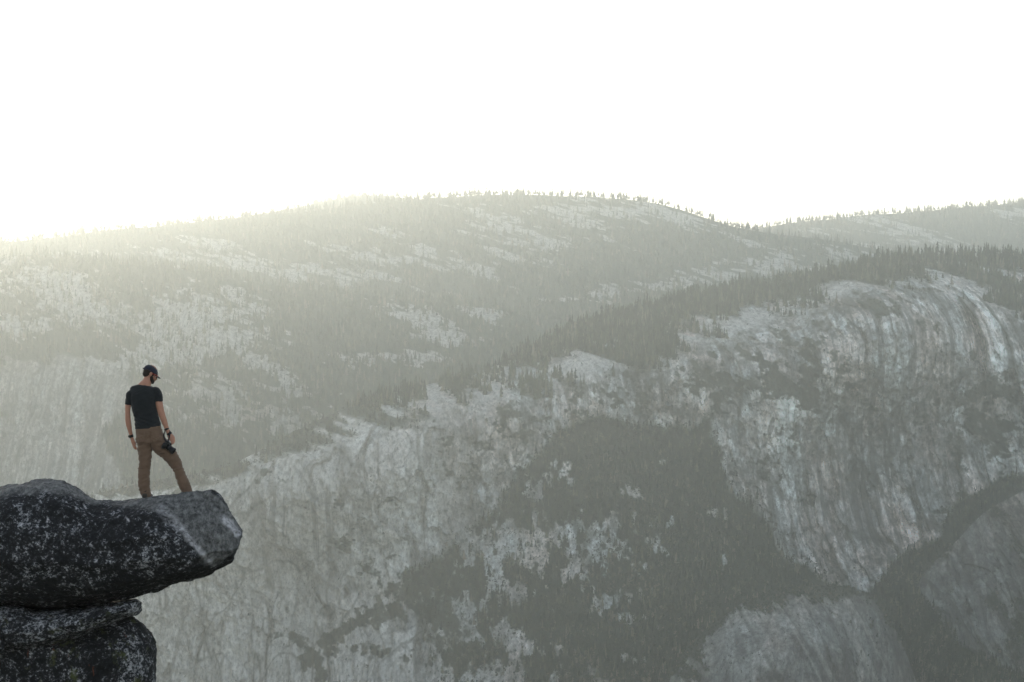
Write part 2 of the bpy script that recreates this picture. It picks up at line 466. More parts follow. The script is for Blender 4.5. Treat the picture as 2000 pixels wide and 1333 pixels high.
# --- rounded apron at the lower right, in front of the cliff
F_crest = [(1235, 1700), (1268, 1400), (1300, 1312), (1340, 1266), (1400, 1217), (1460, 1176), (1520, 1154), (1580, 1142), (1640, 1142), (1690, 1152),
           (1722, 1184), (1752, 1235), (1785, 1310), (1812, 1400), (1850, 1700)]
F_ctrl = [(1235, 1700, 2350), (1300, 1312, 2470), (1400, 1217, 2500), (1520, 1154, 2520), (1640, 1142, 2540), (1722, 1184, 2530), (1785, 1310, 2500),
          (1850, 1700, 2400), (1400, 1300, 2360), (1500, 1250, 2340), (1600, 1250, 2340), (1700, 1300, 2390), (1500, 1400, 2250), (1600, 1400, 2250),
          (1550, 1760, 2050)]
def paint_F(U, V, X, Z, cv, at):
    nf = fbm2(X / 30, Z / 30, 5, 61, 0.65); n = fbm2(X / 120, Z / 120, 4, 63)
    k = (V - cv)
    left = blobs([(1350, 1290, 110, 60, -40), (1480, 1190, 90, 26, -25), (1600, 1160, 80, 16, 0), (1320, 1340, 60, 30, 0)], U, V)
    scr = sstep(0.27, 0.46, 0.75 * nf + 0.45 * n + 0.5 * sstep(30, 0, k) + 0.4 * np.clip(left, -0.8, 0.5) + 0.35 * fbm2(X / 9, Z / 9, 3, 65))
    at["slab"] = 0.4 * sstep(0.0, 0.3, left + 0.6 * nf) * (1 - scr)
    cr = 1 - np.abs(fbm2((X + 0.42 * Z) / 55, (Z) / 500, 4, 67, 0.5)) * 11
    at["crack"] = np.clip(cr, 0, 1) * sstep(-0.5, 0.2, n)
    st = fbm2((X + 0.45 * Z) / 16, Z / 300, 4, 71)
    at["slab"] = np.maximum(at["slab"], 0.6 * sstep(0.22, 0.5, st) * sstep(1450, 1560, U))
    at["stain"][:] = 0.5
    at["relief"][:] = 0.45
    at['scrub'] = np.maximum(scr, 0.03)
    vegify(at, scr * 0.9, scr)
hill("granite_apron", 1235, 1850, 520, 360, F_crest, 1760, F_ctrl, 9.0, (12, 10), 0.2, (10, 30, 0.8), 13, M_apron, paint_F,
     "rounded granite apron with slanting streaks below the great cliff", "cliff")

# --- buttress at the right edge
G_crest = [(1745, 1560), (1772, 1200), (1800, 1116), (1830, 1092), (1862, 1062), (1900, 1022), (1940, 988), (2000, 957), (2260, 890)]
G_ctrl = [(1745, 1560, 2620), (1772, 1200, 2720), (1830, 1092, 2760), (1900, 1022, 2780), (2000, 957, 2790), (2260, 890, 2790), (1850, 1200, 2640),
          (1950, 1150, 2620), (2100, 1150, 2610), (1850, 1333, 2560), (2000, 1333, 2540), (2260, 1333, 2500), (1900, 1760, 2330), (2260, 1760, 2300)]
def paint_G(U, V, X, Z, cv, at):
    nf = fbm2(X / 32, Z / 32, 5, 81, 0.65); n = fbm2(X / 130, Z / 130, 4, 83)
    low = poly_sd([(1700, 1150), (1800, 1150), (1832, 1205), (1880, 1262), (1990, 1320), (2300, 1390), (2300, 1800), (1700, 1800)], U, V)
    f = sstep(-6, 8, low + 16 * n + 9 * nf)
    scr = sstep(0.2, 0.42, 0.75 * nf + 0.5 * n + 0.25 * sstep(40, 0, V - cv))
    veg = np.maximum(f, 0.9 * scr)
    cr = 1 - np.abs(fbm2((X + 0.1 * Z) / 60, Z / 420, 4, 87, 0.5)) * 14
    at["crack"] = np.clip(cr, 0, 1)
    at["stain"][:] = 0.5
    at["relief"] = 1 - 0.6 * f
    at['scrub'] = np.maximum(scr, 0.03)
    vegify(at, veg, f)
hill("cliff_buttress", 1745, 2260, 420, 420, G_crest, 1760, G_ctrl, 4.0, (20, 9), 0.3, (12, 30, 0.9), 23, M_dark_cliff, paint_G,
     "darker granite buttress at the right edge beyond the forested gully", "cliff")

# --- middle ridge with the pale dome
B_crest = [(-1100, 520), (-700, 520), (-260, 505), (0, 503), (60, 499), (130, 507), (250, 515), (400, 530), (500, 552), (600, 565), (700, 575), (800, 585), (900, 596), (1000, 606),  # left end out of view is added and kept low to pass sunlight
           (1060, 640), (1130, 690), (1250, 760)]
B_ctrl = [(-1100, 470, 5000), (-1100, 700, 4600), (-1100, 1060, 4300), (-700, 480, 5000), (-700, 700, 4600), (-260, 495, 5000), (0, 500, 5000), (250, 512, 5100), (500, 550, 5150), (800, 583, 5200), (1000, 604, 5200), (1250, 760, 5000),
          (0, 600, 4750), (200, 620, 4800), (0, 690, 4600), (250, 715, 4620), (100, 760, 4560), (100, 940, 4400), (400, 600, 4620), (400, 700, 4460),
          (520, 640, 4720), (300, 640, 4720), (600, 700, 4600), (800, 680, 4700), (950, 660, 4850), (500, 800, 4400), (300, 850, 4400), (700, 780, 4500),
          (-260, 700, 4600), (-260, 1000, 4350), (400, 1000, 4200), (900, 850, 4500), (1250, 1000, 4500), (300, 1100, 4000)]
def paint_B(U, V, X, Z, cv, at):
    n = fbm2(X / 260, Z / 130, 5, 101, 0.6); nf = fbm2(X / 60, (Z + 0.3 * X) / 22, 5, 103, 0.65)
    s = blobs([(405, 645, 150, 75, 10), (405, 640, 120, 60, 10), (480, 680, 80, 50, 30), (450, 578, 80, 16, 18), (800, 618, 75, 22, 12), (945, 608, 60, 20, 15),
               (570, 750, 90, 30, 15), (110, 560, 140, 50, 15), (40, 640, 90, 34, -10), (250, 700, 110, 24, -15), (690, 700, 60, 18, 10), (820, 700, 70, 14, 5),
               (520, 810, 70, 30, 0), (620, 880, 90, 30, -10), (405, 625, 130, 62, 12), (330, 690, 80, 40, -20), (560, 820, 120, 40, 15), (430, 790, 120, 50, 10), (150, 600, 160, 40, 15), (540, 720, 60, 20, 20), (510, 600, 40, 10, 20), (880, 660, 60, 16, 10)], U, V)
    ff = fbm2(X / 26, (Z + 0.3 * X) / 10, 3, 109)
    rock = sstep(0.12, 0.4, 0.95 * s + 0.0 + 0.8 * nf + 0.4 * n + 0.75 * ff)
    face = poly_sd([(-1200, 730), (-300, 720), (0, 698), (100, 692), (250, 718), (262, 780), (200, 850), (260, 960), (-300, 1000), (-1200, 1000)], U, V)
    fc = sstep(-8, 8, face + 12 * nf)
    at["slab"] = np.maximum(rock * sstep(0.7, 0.1, (V - 700) / 200), 0.45 * fc)
    at["stain"] = fc * 0.7
    veg = (1 - rock) * (1 - fc * sstep(-0.45, -0.1, n + 0.3 * nf))
    cr = 1 - np.abs(fbm2(X / 80, Z / 400, 4, 107, 0.5)) * 12
    at["crack"] = np.clip(cr, 0, 1) * fc * 0.8
    at["relief"] = 0.3 + 0.5 * fc
    vegify(at, veg, np.maximum(veg, 0.3 * (1 - fc)))
hill("middle_ridge", -1100, 1250, 1250, 420, B_crest, 1080, B_ctrl, 3.0, (30, 10), 0.5, (22, 45, 0.45), 33, M_far, paint_B,
     "hazy forested ridge with a pale granite dome behind the standing man", "hill")

# --- main far ridge
C_crest = [(-1200, 520), (-800, 520), (-500, 515), (-300, 500), (-160, 485), (-80, 477), (0, 475), (200, 452), (350, 437), (500, 421), (590, 414), (700, 401), (780, 394), (840, 388), (950, 381), (1060, 381), (1150, 385), (1250, 392),  # unseen left end added, shaped low so the sun lights the near haze
           (1300, 401), (1370, 423), (1430, 443), (1480, 453), (1550, 460), (1650, 474), (1750, 492), (1900, 540), (2100, 600)]
C_ctrl = [(-1200, 300, 7000), (-1200, 640, 5800), (-800, 300, 7000), (-800, 640, 5800), (-300, 340, 6900), (0, 475, 6700), (350, 437, 6800), (700, 394, 6900), (1000, 381, 6900), (1250, 392, 6700), (1430, 443, 6450), (1650, 474, 6200),
          (1900, 540, 6000), (2100, 600, 5900), (0, 540, 6200), (400, 520, 6250), (800, 480, 6300), (1000, 450, 6350), (1200, 430, 6300), (1200, 520, 5900),
          (1000, 550, 5850), (1300, 480, 6050), (1500, 520, 5750), (1350, 545, 5650), (1150, 580, 5650), (1100, 640, 5450), (1300, 640, 5400),
          (1600, 600, 5400), (500, 620, 5800), (0, 640, 5800), (-300, 640, 5800), (600, 760, 5400), (1200, 760, 5100), (2100, 760, 5100)]
def paint_C(U, V, X, Z, cv, at):
    n = fbm2(X / 300, Z / 150, 5, 121, 0.6); nf = fbm2((X + 0.8 * Z) / 80, (Z + 0.25 * X) / 24, 6, 123, 0.65)
    s = blobs([(1215, 412, 120, 24, 6), (1330, 430, 60, 18, 18), (1010, 452, 110, 42, 22), (960, 430, 50, 16, 20), (900, 520, 90, 18, 18), (830, 490, 80, 14, 25),
               (410, 482, 70, 16, 12), (470, 510, 120, 20, 14), (360, 505, 80, 14, 10), (330, 520, 60, 10, 5), (1180, 572, 95, 18, -8), (1100, 585, 60, 12, -8),
               (1340, 545, 80, 22, -20), (1510, 520, 60, 30, -5), (1590, 530, 60, 18, 5), (1420, 540, 60, 18, -12), (740, 540, 120, 12, 14), (620, 525, 90, 14, 12), (560, 535, 150, 14, 12), (1000, 500, 60, 14, 15), (1120, 430, 90, 18, 15), (1270, 410, 90, 22, 14), (820, 515, 110, 14, 15),
               (760, 455, 50, 10, 20), (1440, 470, 60, 10, 20), (700, 500, 90, 12, 14), (1180, 470, 60, 12, 15), (1650, 500, 60, 14, 8), (130, 505, 110, 14, -6)], U, V)
    ff = fbm2((X + Z) / 30, (Z + 0.25 * X) / 10, 3, 129)
    rock = sstep(0.15, 0.5, 0.95 * s + 0.0 + 1.0 * nf + 0.4 * n + 0.85 * ff)
    at["slab"] = rock
    at["relief"][:] = 0.4
    vegify(at, 1 - rock, np.maximum(1 - rock, 0.3) * (1 - 0.45 * sstep(0.3, 0.0, np.abs(U - 1230) / 500) * sstep(40, 0, V - cv)))
hill("far_ridge", -1200, 2100, 1450, 330, C_crest, 800, C_ctrl, 2.5, (30, 8), 0.6, (20, 60, 0.35), 43, M_far, paint_C,
     "broad forested far ridge with bright granite patches along the skyline", "hill")

# --- right far ridge and the faintest hill
D_crest = [(1300, 520), (1400, 470), (1480, 446), (1550, 436), (1620, 430), (1700, 420), (1800, 414), (1830, 412), (1855, 405), (1950, 400), (2000, 396), (2300, 380)]
D_ctrl = [(1300, 520, 8200), (1480, 446, 8400), (1700, 420, 8500), (2000, 396, 8600), (2300, 380, 8600), (1500, 500, 7900), (1800, 480, 7900), (2100, 480, 7900),
          (1300, 640, 7300), (1800, 640, 7200), (2300, 640, 7200)]
def paint_D(U, V, X, Z, cv, at):
    n = fbm2(X / 300, Z / 150, 5, 141, 0.6); nf = fbm2((X + 0.8 * Z) / 90, (Z + 0.2 * X) / 26, 6, 143, 0.65)
    s = blobs([(1750, 445, 90, 20, 12), (1630, 450, 70, 12, 5), (1980, 420, 50, 14, 5), (1860, 500, 120, 20, 0), (1700, 480, 90, 14, 0), (1790, 470, 60, 12, 10)], U, V)
    ff = fbm2((X + Z) / 36, (Z + 0.25 * X) / 12, 3, 149)
    rock = sstep(0.15, 0.5, 0.95 * s - 0.05 + 0.95 * nf + 0.4 * n + 0.8 * ff)
    at["slab"] = rock; at["relief"][:] = 0.4
    vegify(at, 1 - rock, np.maximum(1 - rock, 0.2))
hill("distant_ridge", 1300, 2300, 480, 160, D_crest, 640, D_ctrl, 3.0, (30, 8), 0.6, (18, 70, 0.35), 53, M_far, paint_D,
     "blue hazy distant ridge rising to the right edge of the skyline", "hill")
E_crest = [(380, 440), (500, 418), (590, 403), (640, 391), (690, 383), (740, 380), (785, 385), (850, 398), (1000, 430)]
E_ctrl = [(380, 440, 8300), (600, 400, 8350), (740, 381, 8350), (1000, 430, 8300), (500, 480, 7900), (740, 480, 7900), (950, 480, 7900)]
def paint_E(U, V, X, Z, cv, at):
    at["relief"][:] = 0.4
    vegify(at, np.ones_like(U), np.ones_like(U))
hill("faint_hill", 380, 1000, 240, 70, E_crest, 500, E_ctrl, 2.5, (20, 6), 0.6, (14, 70, 0.3), 63, M_far, paint_E,
     "faintest rounded hill just showing behind the far ridge", "hill")

# --- valley floor
M_floor, nt, b = new_mat("valley_ground")
P = nd(nt, "ShaderNodeNewGeometry").outputs["Position"]
nt.links.new(mix(nt, noise(nt, P, 1 / 120, 8, 0.65), (0.03, 0.04, 0.025), (0.12, 0.12, 0.09)), b.inputs["Base Color"])
gx = np.linspace(-11000, 11000, 60); gy = np.linspace(-3500, 13500, 60)
GX, GY = np.meshgrid(gx, gy)
mesh_from("ground", np.stack([GX, GY, np.full_like(GX, FLOOR_Z)], -1).reshape(-1, 3), grid_faces(60, 60)[:, ::-1], M_floor)
set_meta(bpy.data.objects["ground"], "dark wooded valley floor far below the cliffs", "ground", kind='structure')

# ------------------------------------------------------------------ trees
def conifer_template(r, tiers, sides, slim, bare=0.12):
    """crown of drooping jagged tiers, unit height; triangles"""
    vs, fs = [], []
    top = 1.0
    for k in range(tiers):
        f = k / tiers
        zt = top - (1 - bare) * f * 0.92 + 0.02
        zb = top - (1 - bare) * (f + 1.35 / tiers)
        zb = max(zb, bare)
        R = slim * (0.16 + 0.84 * (k + 1) / tiers) * r.uniform(0.75, 1.15)
        base = len(vs)
        ox, oy = r.uniform(-1, 1, 2) * slim * 0.15
        vs.append((ox * .3, oy * .3, zt if k else 1.0))
        a0 = r.uniform(0, 6.28)
        for s in range(sides):
            a = a0 + s * 2 * math.pi / sides + r.uniform(-.25, .25)
            q = R * r.uniform(0.55, 1.25)
            vs.append((ox + q * math.cos(a), oy + q * math.sin(a), zb + r.uniform(-.03, .04)))
        for s in range(sides):
            fs.append((base, base + 1 + s, base + 1 + (s + 1) % sides))
    return np.array(vs), np.array(fs)

def round_template(r, n=26):
    """oak-like crown: ragged clump of tilted leaf masses, unit height"""
    vs, fs = [], []
    for i in range(n):
        a = r.uniform(0, 6.28); h = r.uniform(0.15, 1.0); q = 0.5 * math.sqrt(max(0.05, 1 - (2 * h - 1.05) ** 2)) * r.uniform(0.3, 1)
        c = np.array([q * math.cos(a), q * math.sin(a), h * 0.92])
        nrm = np.array([math.cos(a) * .6, math.sin(a) * .6, r.uniform(0.2, 1)]); nrm /= np.linalg.norm(nrm)
        t = np.cross(nrm, [0, 0, 1.0]); t /= np.linalg.norm(t) + 1e-6; bt = np.cross(nrm, t)
        s = r.uniform(0.13, 0.24); base = len(vs)
        for k in range(5):
            an = k * 1.2566 + r.uniform(-.3, .3)
            vs.append(c + s * r.uniform(.7, 1.3) * (t * math.cos(an) + bt * math.sin(an)) - nrm * 0.05)
        vs.append(c + nrm * s * 0.4)
        for k in range(5): fs.append((base + 5, base + k, base + (k + 1) % 5))
    return np.array(vs), np.array(fs)

tr = np.random.default_rng(3)
T_far = [conifer_template(tr, n, 5, s, b) for n, s, b in ((4, 0.13, .12), (4, 0.17, .2), (3, 0.21, .1), (4, 0.15, .3), (4, 0.25, .16), (5, 0.10, .12), (3, 0.07, .35), (4, .19, .05))]
T_round = [round_template(tr, 11) for _ in range(6)]

def sample_layer(name, n, umin=-500, umax=2160, vmax=1400, power=1.0, chan="dens"):
    L = layers[name]; nv, nu = L["U"].shape
    out = []
    need = n; tries = 0
    while need > 0 and tries < 40:
        tries += 1
        m = need * 4
        u = tr.uniform(max(umin, L["us"][0]), min(umax, L["us"][-1]), m)
        iu = np.clip((u - L["us"][0]) / (L["us"][-1] - L["us"][0]) * (nu - 1), 0, nu - 1).astype(int)
        v = tr.uniform(L["cv"][iu].min(), vmax, m)
        col_t = np.clip((v - L["V"][0, iu]) / (L["V"][-1, iu] - L["V"][0, iu]), -1, 1)
        ok = col_t >= 0
        iv = np.clip((np.maximum(col_t, 0) ** (1 / 1.15)) * (nv - 1), 0, nv - 1).astype(int)
        d = L[chan][iv, iu]
        ok &= tr.uniform(0, 1, m) < d ** power
        idx = np.nonzero(ok)[0][:need]
        p = L["pos"][iv[idx], iu[idx]].copy()
        out.append(p); need -= len(idx)
    return np.concatenate(out)

def crest_points(name, u):
    L = layers[name]
    iu = np.clip(np.searchsorted(L["us"], u), 0, len(L["us"]) - 1)
    return L["pos"][0, iu].copy()

BATCH = []   # positions, heights, template list
def plant(p, h, temps): BATCH.append((p, h, temps))

def heights(n, lo, hi): return (lo + (hi - lo) * tr.beta(1.6, 2.2, n)) * np.where(tr.uniform(0, 1, n) < 0.2, 0.55, 1.0)

n_ = 5200; plant(sample_layer("cliff", n_, vmax=800, power=1.0), heights(n_, 16, 34), T_far)
n_ = 26000; p = sample_layer("cliff", n_, vmax=1420); kk = tr.uniform(0, 1, n_) < 0.4
plant(p[kk], heights(kk.sum(), 7, 22), T_far); plant(p[~kk], heights((~kk).sum(), 4, 9), T_round)
n_ = 6000; plant(sample_layer("cliff", n_, vmax=1420, chan="scrub"), heights(n_, 1.6, 5), T_round)
n_ = 1500; plant(sample_layer("granite_apron", n_, vmax=1420, chan="scrub"), heights(n_, 1.4, 4.5), T_round)
n_ = 900; plant(sample_layer("cliff_buttress", n_, vmax=1420, chan="scrub"), heights(n_, 1.6, 5), T_round)
n_ = 5500; p = sample_layer("cliff_buttress", n_, vmax=1420); kk = tr.uniform(0, 1, n_) < 0.4
plant(p[kk], heights(kk.sum(), 6, 18), T_far); plant(p[~kk], heights((~kk).sum(), 3.5, 8), T_round)
n_ = 14500; plant(sample_layer("middle_ridge", n_, vmax=960), heights(n_, 18, 34), T_far)
n_ = 17000; plant(sample_layer("far_ridge", n_, vmax=680), heights(n_, 20, 38), T_far)
n_ = 3200; plant(sample_layer("distant_ridge", n_, vmax=540), heights(n_, 22, 42), T_far)
n_ = 500; plant(sample_layer("faint_hill", n_, vmax=430), heights(n_, 26, 46), T_far)
for nm, u0, u1, k in (("far_ridge", 1000, 1300, 110), ("far_ridge", -40, 1040, 620), ("distant_ridge", 1440, 2040, 330), ("middle_ridge", -40, 1040, 330), ("faint_hill", 560, 800, 130)):
    u = tr.uniform(u0, u1, k); p = crest_points(nm, u); plant(p, heights(k, 20, 40), T_far)

# the 300 conifers that show largest: skyline of the far ridge, crest of the near cliff, and the slope below it
u1 = np.concatenate([tr.uniform(1600, 2030, 90), tr.uniform(1640, 2030, 30), tr.uniform(1200, 1640, 40)])
p1 = crest_points("cliff", u1); h1 = 15 + 22 * tr.beta(1.8, 1.6, len(u1))
off = tr.uniform(0, 1, len(u1)) ** 1.2
L = layers["cliff"]
for i, u in enumerate(u1):
    iu = int(np.clip(np.searchsorted(L["us"], u), 0, len(L["us"]) - 1))
    p1[i] = L["pos"][int(off[i] * 24), iu]
u2 = np.concatenate([1040 + 440 * tr.beta(1.6, 1.0, 100)])
p2 = crest_points("far_ridge", u2); h2 = 12 + 24 * tr.beta(1.4, 2.0, len(u2))
c3 = sample_layer("cliff", 4000, 880, 1600, 1340)
c3 = c3[(c3[:, 2] < -230)][:40]
h3 = tr.uniform(14, 26, len(c3))

Vs, Fs, Ts, nvv = [], [], [], 0
for p, h, temps in BATCH:
    pick = tr.integers(0, len(temps), len(p)); ang = tr.uniform(0, 6.28, len(p)); wid = tr.uniform(0.8, 1.3, len(p))
    for k, (tv, tf) in enumerate(temps):
        s = np.nonzero(pick == k)[0]
        if not len(s): continue
        c, sn = np.cos(ang[s])[:, None], np.sin(ang[s])[:, None]
        x = (tv[:, 0] * c - tv[:, 1] * sn) * (h[s] * wid[s])[:, None] + p[s, 0:1]
        y = (tv[:, 0] * sn + tv[:, 1] * c) * (h[s] * wid[s])[:, None] + p[s, 1:2]
        z = (tv[:, 2] * 1.05 - 0.1) * h[s][:, None] + p[s, 2:3]
        Vs.append(np.stack([x, y, z], -1).reshape(-1, 3))
        Fs.append((tf[None] + (np.arange(len(s)) * len(tv))[:, None, None] + nvv).reshape(-1, 3))
        nvv += len(s) * len(tv)
        Ts.append(np.repeat(tr.uniform(0, 1, len(s)), len(tv)))
forest = mesh_from("forest", np.concatenate(Vs), np.concatenate(Fs), M_conifer, smooth=False, attrs={"tint": np.concatenate(Ts)})
set_meta(forest, "dark conifer and oak forest covering the ridges, ledges and gullies", "forest", kind='stuff')

def tree_meshes(r, slim, tiers, sides, bare):
    tv, tf = conifer_template(r, tiers, sides, slim, bare)
    n = 6; rings = []
    for z, q in ((-0.06, 0.02), (0.4, 0.012), (0.96, 0.003)):
        rings += [(q * math.cos(6.283 * k / n), q * math.sin(6.283 * k / n), z) for k in range(n)]
    return (tv, tf), (np.array(rings), grid_faces(3, n, True))
protos = []
for k in range(6):
    (tv, tf), (kv, kf) = tree_meshes(tr, (0.12, 0.15, 0.18, 0.2, 0.14, 0.17)[k], 9, 9, (0.1, 0.2, 0.14, 0.25, 0.3, 0.12)[k])
    root = bpy.data.objects.new("pine_tree", None); COL.objects.link(root)
    cr = mesh_from("crown", tv, tf, M_conifer, root, False, attrs={"tint": np.full(len(tv), (0.2, 0.35, 0.5, 0.3, 0.45, 0.25)[k])})
    tk = mesh_from("trunk", kv, kf, M_trunk, root, True)
    protos.append((root, cr, tk, [False]))
def place_pine(p, h, k, label, group):
    root, cr, tk, used = protos[k]
    if not used[0]:
        used[0] = True; r = root
    else:
        r = root.copy(); COL.objects.link(r)
        for ch in (cr, tk):
            c = ch.copy(); COL.objects.link(c); c.parent = r
    r.location = [float(x) for x in p]; r.location.z -= 1.0
    w = h * tr.uniform(0.85, 1.2)
    r.scale = (w, w, h); r.rotation_euler = (0, 0, tr.uniform(0, 6.28))
    set_meta(r, label, "tree", group)
for p, h in zip(p1, h1): place_pine(p, h, int(tr.integers(0, 6)), "dark conifer in the row of trees along the top of the great cliff", "conifers along the top of the great cliff")
for p, h in zip(p2, h2): place_pine(p, h, int(tr.integers(0, 6)), "small dark conifer standing against the white sky on the far ridge", "conifers on the skyline of the far ridge")
for p, h in zip(c3, h3): place_pine(p, h, int(tr.integers(0, 6)), "conifer rising from the dark forested slope below the great cliff", "conifers on the forested slope below the cliff")

# ------------------------------------------------------------------ foreground rocks
def vnormals(P, wrap):
    du = np.gradient(P, axis=0)
    dv = (np.roll(P, -1, 1) - np.roll(P, 1, 1)) * 0.5 if wrap else np.gradient(P, axis=1)
    n = np.cross(du, dv)
    return n / (np.linalg.norm(n, axis=-1, keepdims=True) + 1e-9)

def resample_ring(ctrl, n, soft):
    """ctrl (S,K,3) closed control rings -> (S,n,3), corners softened"""
    S, K, _ = ctrl.shape
    seg = np.linalg.norm(np.roll(ctrl, -1, 1) - ctrl, axis=-1).mean(0)
    t = np.concatenate([[0], np.cumsum(seg)]); t /= t[-1]
    q = np.linspace(0, 1, n, endpoint=False)
    c2 = np.concatenate([ctrl, ctrl[:, :1]], 1)
    i = np.clip(np.searchsorted(t, q, 'right') - 1, 0, K - 1); f = (q - t[i]) / (t[i + 1] - t[i] + 1e-9)
    R = c2[:, i] * (1 - f)[None, :, None] + c2[:, i + 1] * f[None, :, None]
    w = max(1, int(soft * n)); ker = np.hanning(2 * w + 3)[1:-1]; ker /= ker.sum()
    out = np.zeros_like(R)
    for k, a in zip(range(-w, w + 1), ker): out += a * np.roll(R, k, 1)
    return out

def project(P):
    c, s = math.cos(PITCH), math.sin(PITCH)
    yc = P[..., 1] * c - P[..., 2] * s
    zc = P[..., 1] * s + P[..., 2] * c
    return 1000 + F * P[..., 0] / yc, 666.5 - F * zc / yc

def rock_relief(P, seed, big=0.07, mid=0.03, fine=0.010, flip=1):
    N = vnormals(P, True) * flip
    x, y, z = P[..., 0], P[..., 1], P[..., 2]
    d = big * fbm3(x * 1.3, y * 1.3, z * 1.3, 3, seed) + mid * fbm3(x * 4, y * 4, z * 4, 4, seed + 3, 0.55)
    pl = fbm3(x * 1.1 + .3 * z, y * 1.1, z * 1.6 - .25 * x, 4, seed + 11, 0.55) * 5
    pl = (np.floor(pl) + sstep(0.40, 0.60, pl - np.floor(pl))) / 5
    d = d + 0.075 * pl
    pits = fbm3(x * 16, y * 16, z * 16, 3, seed + 5, 0.6)
    d = d + fine * pits - 0.5 * mid * np.clip(fbm3(x * 2.5, y * 2.5, z * 2.5, 4, seed + 7, ridged=True) - 0.35, 0, 1)
    return P + N * d[..., None], N

def granite_boulder(name, bare_col, moss=0.0, more=0.0):
    m, nt, b = new_mat(name, 0.88)
    P = nd(nt, "ShaderNodeNewGeometry").outputs["Position"]
    a1 = noise(nt, P, 12, 8, 0.70)
    a2 = noise(nt, P, 30, 6, 0.72, None, (4, 7, 1))
    a3 = noise(nt, P, 2.2, 5, 0.6, None, (14, 2, 9))
    a4 = noise(nt, P, 90, 4, 0.7)
    speck = math_(nt, 'ADD', math_(nt, 'MULTIPLY', a1, 0.5), math_(nt, 'MULTIPLY', a2, 0.5))
    speck = math_(nt, 'ADD', speck, math_(nt, 'MULTIPLY', math_(nt, 'SUBTRACT', a3, 0.5 - more), 0.30))
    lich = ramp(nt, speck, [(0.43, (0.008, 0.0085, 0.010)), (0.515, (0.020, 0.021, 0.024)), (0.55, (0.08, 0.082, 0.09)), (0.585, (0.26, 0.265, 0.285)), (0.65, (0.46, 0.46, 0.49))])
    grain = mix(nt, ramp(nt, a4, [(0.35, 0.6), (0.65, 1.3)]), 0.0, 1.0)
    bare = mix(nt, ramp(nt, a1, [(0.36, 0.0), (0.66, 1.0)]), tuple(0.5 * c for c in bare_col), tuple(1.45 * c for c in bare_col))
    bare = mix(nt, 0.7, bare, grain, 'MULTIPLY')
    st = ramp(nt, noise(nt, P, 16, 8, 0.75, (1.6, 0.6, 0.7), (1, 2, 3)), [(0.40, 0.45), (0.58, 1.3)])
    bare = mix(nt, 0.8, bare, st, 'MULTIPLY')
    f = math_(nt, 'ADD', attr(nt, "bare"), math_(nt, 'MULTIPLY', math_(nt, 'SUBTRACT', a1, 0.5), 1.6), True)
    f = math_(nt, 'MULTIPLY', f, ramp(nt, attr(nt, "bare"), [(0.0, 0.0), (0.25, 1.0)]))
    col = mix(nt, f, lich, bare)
    col = mix(nt, math_(nt, 'MULTIPLY', attr(nt, "pale"), ramp(nt, a1, [(0.38, 0.1), (0.6, 1.0)])), col, (0.55, 0.54, 0.57))
    if moss:
        mm = ramp(nt, noise(nt, P, 3.5, 5, 0.65, None, (8, 1, 4)), [(0.56, 0.0), (0.66, moss)])
        col = mix(nt, mm, col, (0.075, 0.085, 0.03))
        rr = ramp(nt, noise(nt, P, 5, 4, 0.6, (1.6, 1, 0.5), (2, 31, 4)), [(0.66, 0.0), (0.72, moss * 0.8)])
        col = mix(nt, rr, col, (0.16, 0.06, 0.035))
    nt.links.new(col, b.inputs["Base Color"])
    bump(nt, b, math_(nt, 'ADD', math_(nt, 'MULTIPLY', a1, 1.0), math_(nt, 'MULTIPLY', a2, 0.6)), 0.03, 0.7)
    return m
M_ledge = granite_boulder("granite_ledge", (0.15, 0.15, 0.15), 0.0, -0.02)
M_slab_rock = granite_boulder("granite_slab", (0.12, 0.125, 0.13), 0.5, 0.07)
M_base_rock = granite_boulder("granite_base", (0.09, 0.095, 0.09), 0.8)

# --- the overhanging ledge with its hump
L_top = [(-420, 1030), (-250, 1000), (-100, 966), (0, 951), (50, 941), (95, 936), (130, 942), (160, 960), (185, 978), (205, 982), (255, 977), (300, 971),
         (350, 966), (395, 961), (415, 961), (430, 968), (445, 990), (460, 1012), (470, 1026), (475, 1038)]
L_bot = [(-420, 1190), (-200, 1188), (0, 1182), (40, 1184), (80, 1187), (180, 1179), (270, 1165), (330, 1150), (400, 1128), (440, 1108), (455, 1100),
         (463, 1088), (470, 1064), (475, 1046)]
S = 760; NR = 420
us = np.concatenate([np.linspace(-420, 380, 520, endpoint=False), 380 + 95 * np.sin(np.linspace(0, math.pi / 2, S - 520))])
vt = smooth_line(L_top, us, 4); vb = smooth_line(L_bot, us, 4)
vt += 2.2 * fbm2(us / 40, us * 0, 4, 5); vb += 1.6 * fbm2(us / 34, us * 0 + 4, 4, 6)
g = np.clip((477 - us) / 110, 0.004, 1) ** 0.5
prof_hump = [(0.0, 0.35), (0.05, -0.05), (0.2, -0.45), (0.42, -0.68), (0.64, -0.74), (0.84, -0.52), (0.94, -0.25), (1.0, 0.35), (0.99, 1.5), (0.5, 2.2), (0.12, 1.9)]
prof_ledge = [(0.0, 0.0), (0.075, -0.28), (0.17, -0.52), (0.4, -0.78), (0.64, -0.76), (0.85, -0.55), (0.93, -0.3), (1.0, 0.25), (0.96, 1.3), (0.45, 1.9), (0.045, 1.35)]
prof_tip = [(0.0, 0.0), (0.16, -0.22), (0.36, -0.44), (0.56, -0.62), (0.74, -0.70), (0.86, -0.60), (0.93, -0.35), (1.0, 0.2), (0.8, 0.9), (0.45, 1.3), (0.06, 0.95)]
w1 = sstep(150, 225, us)[:, None, None]; w2 = sstep(300, 400, us)[:, None, None]
pr = np.array(prof_hump)[None] * (1 - w1) + np.array(prof_ledge)[None] * w1
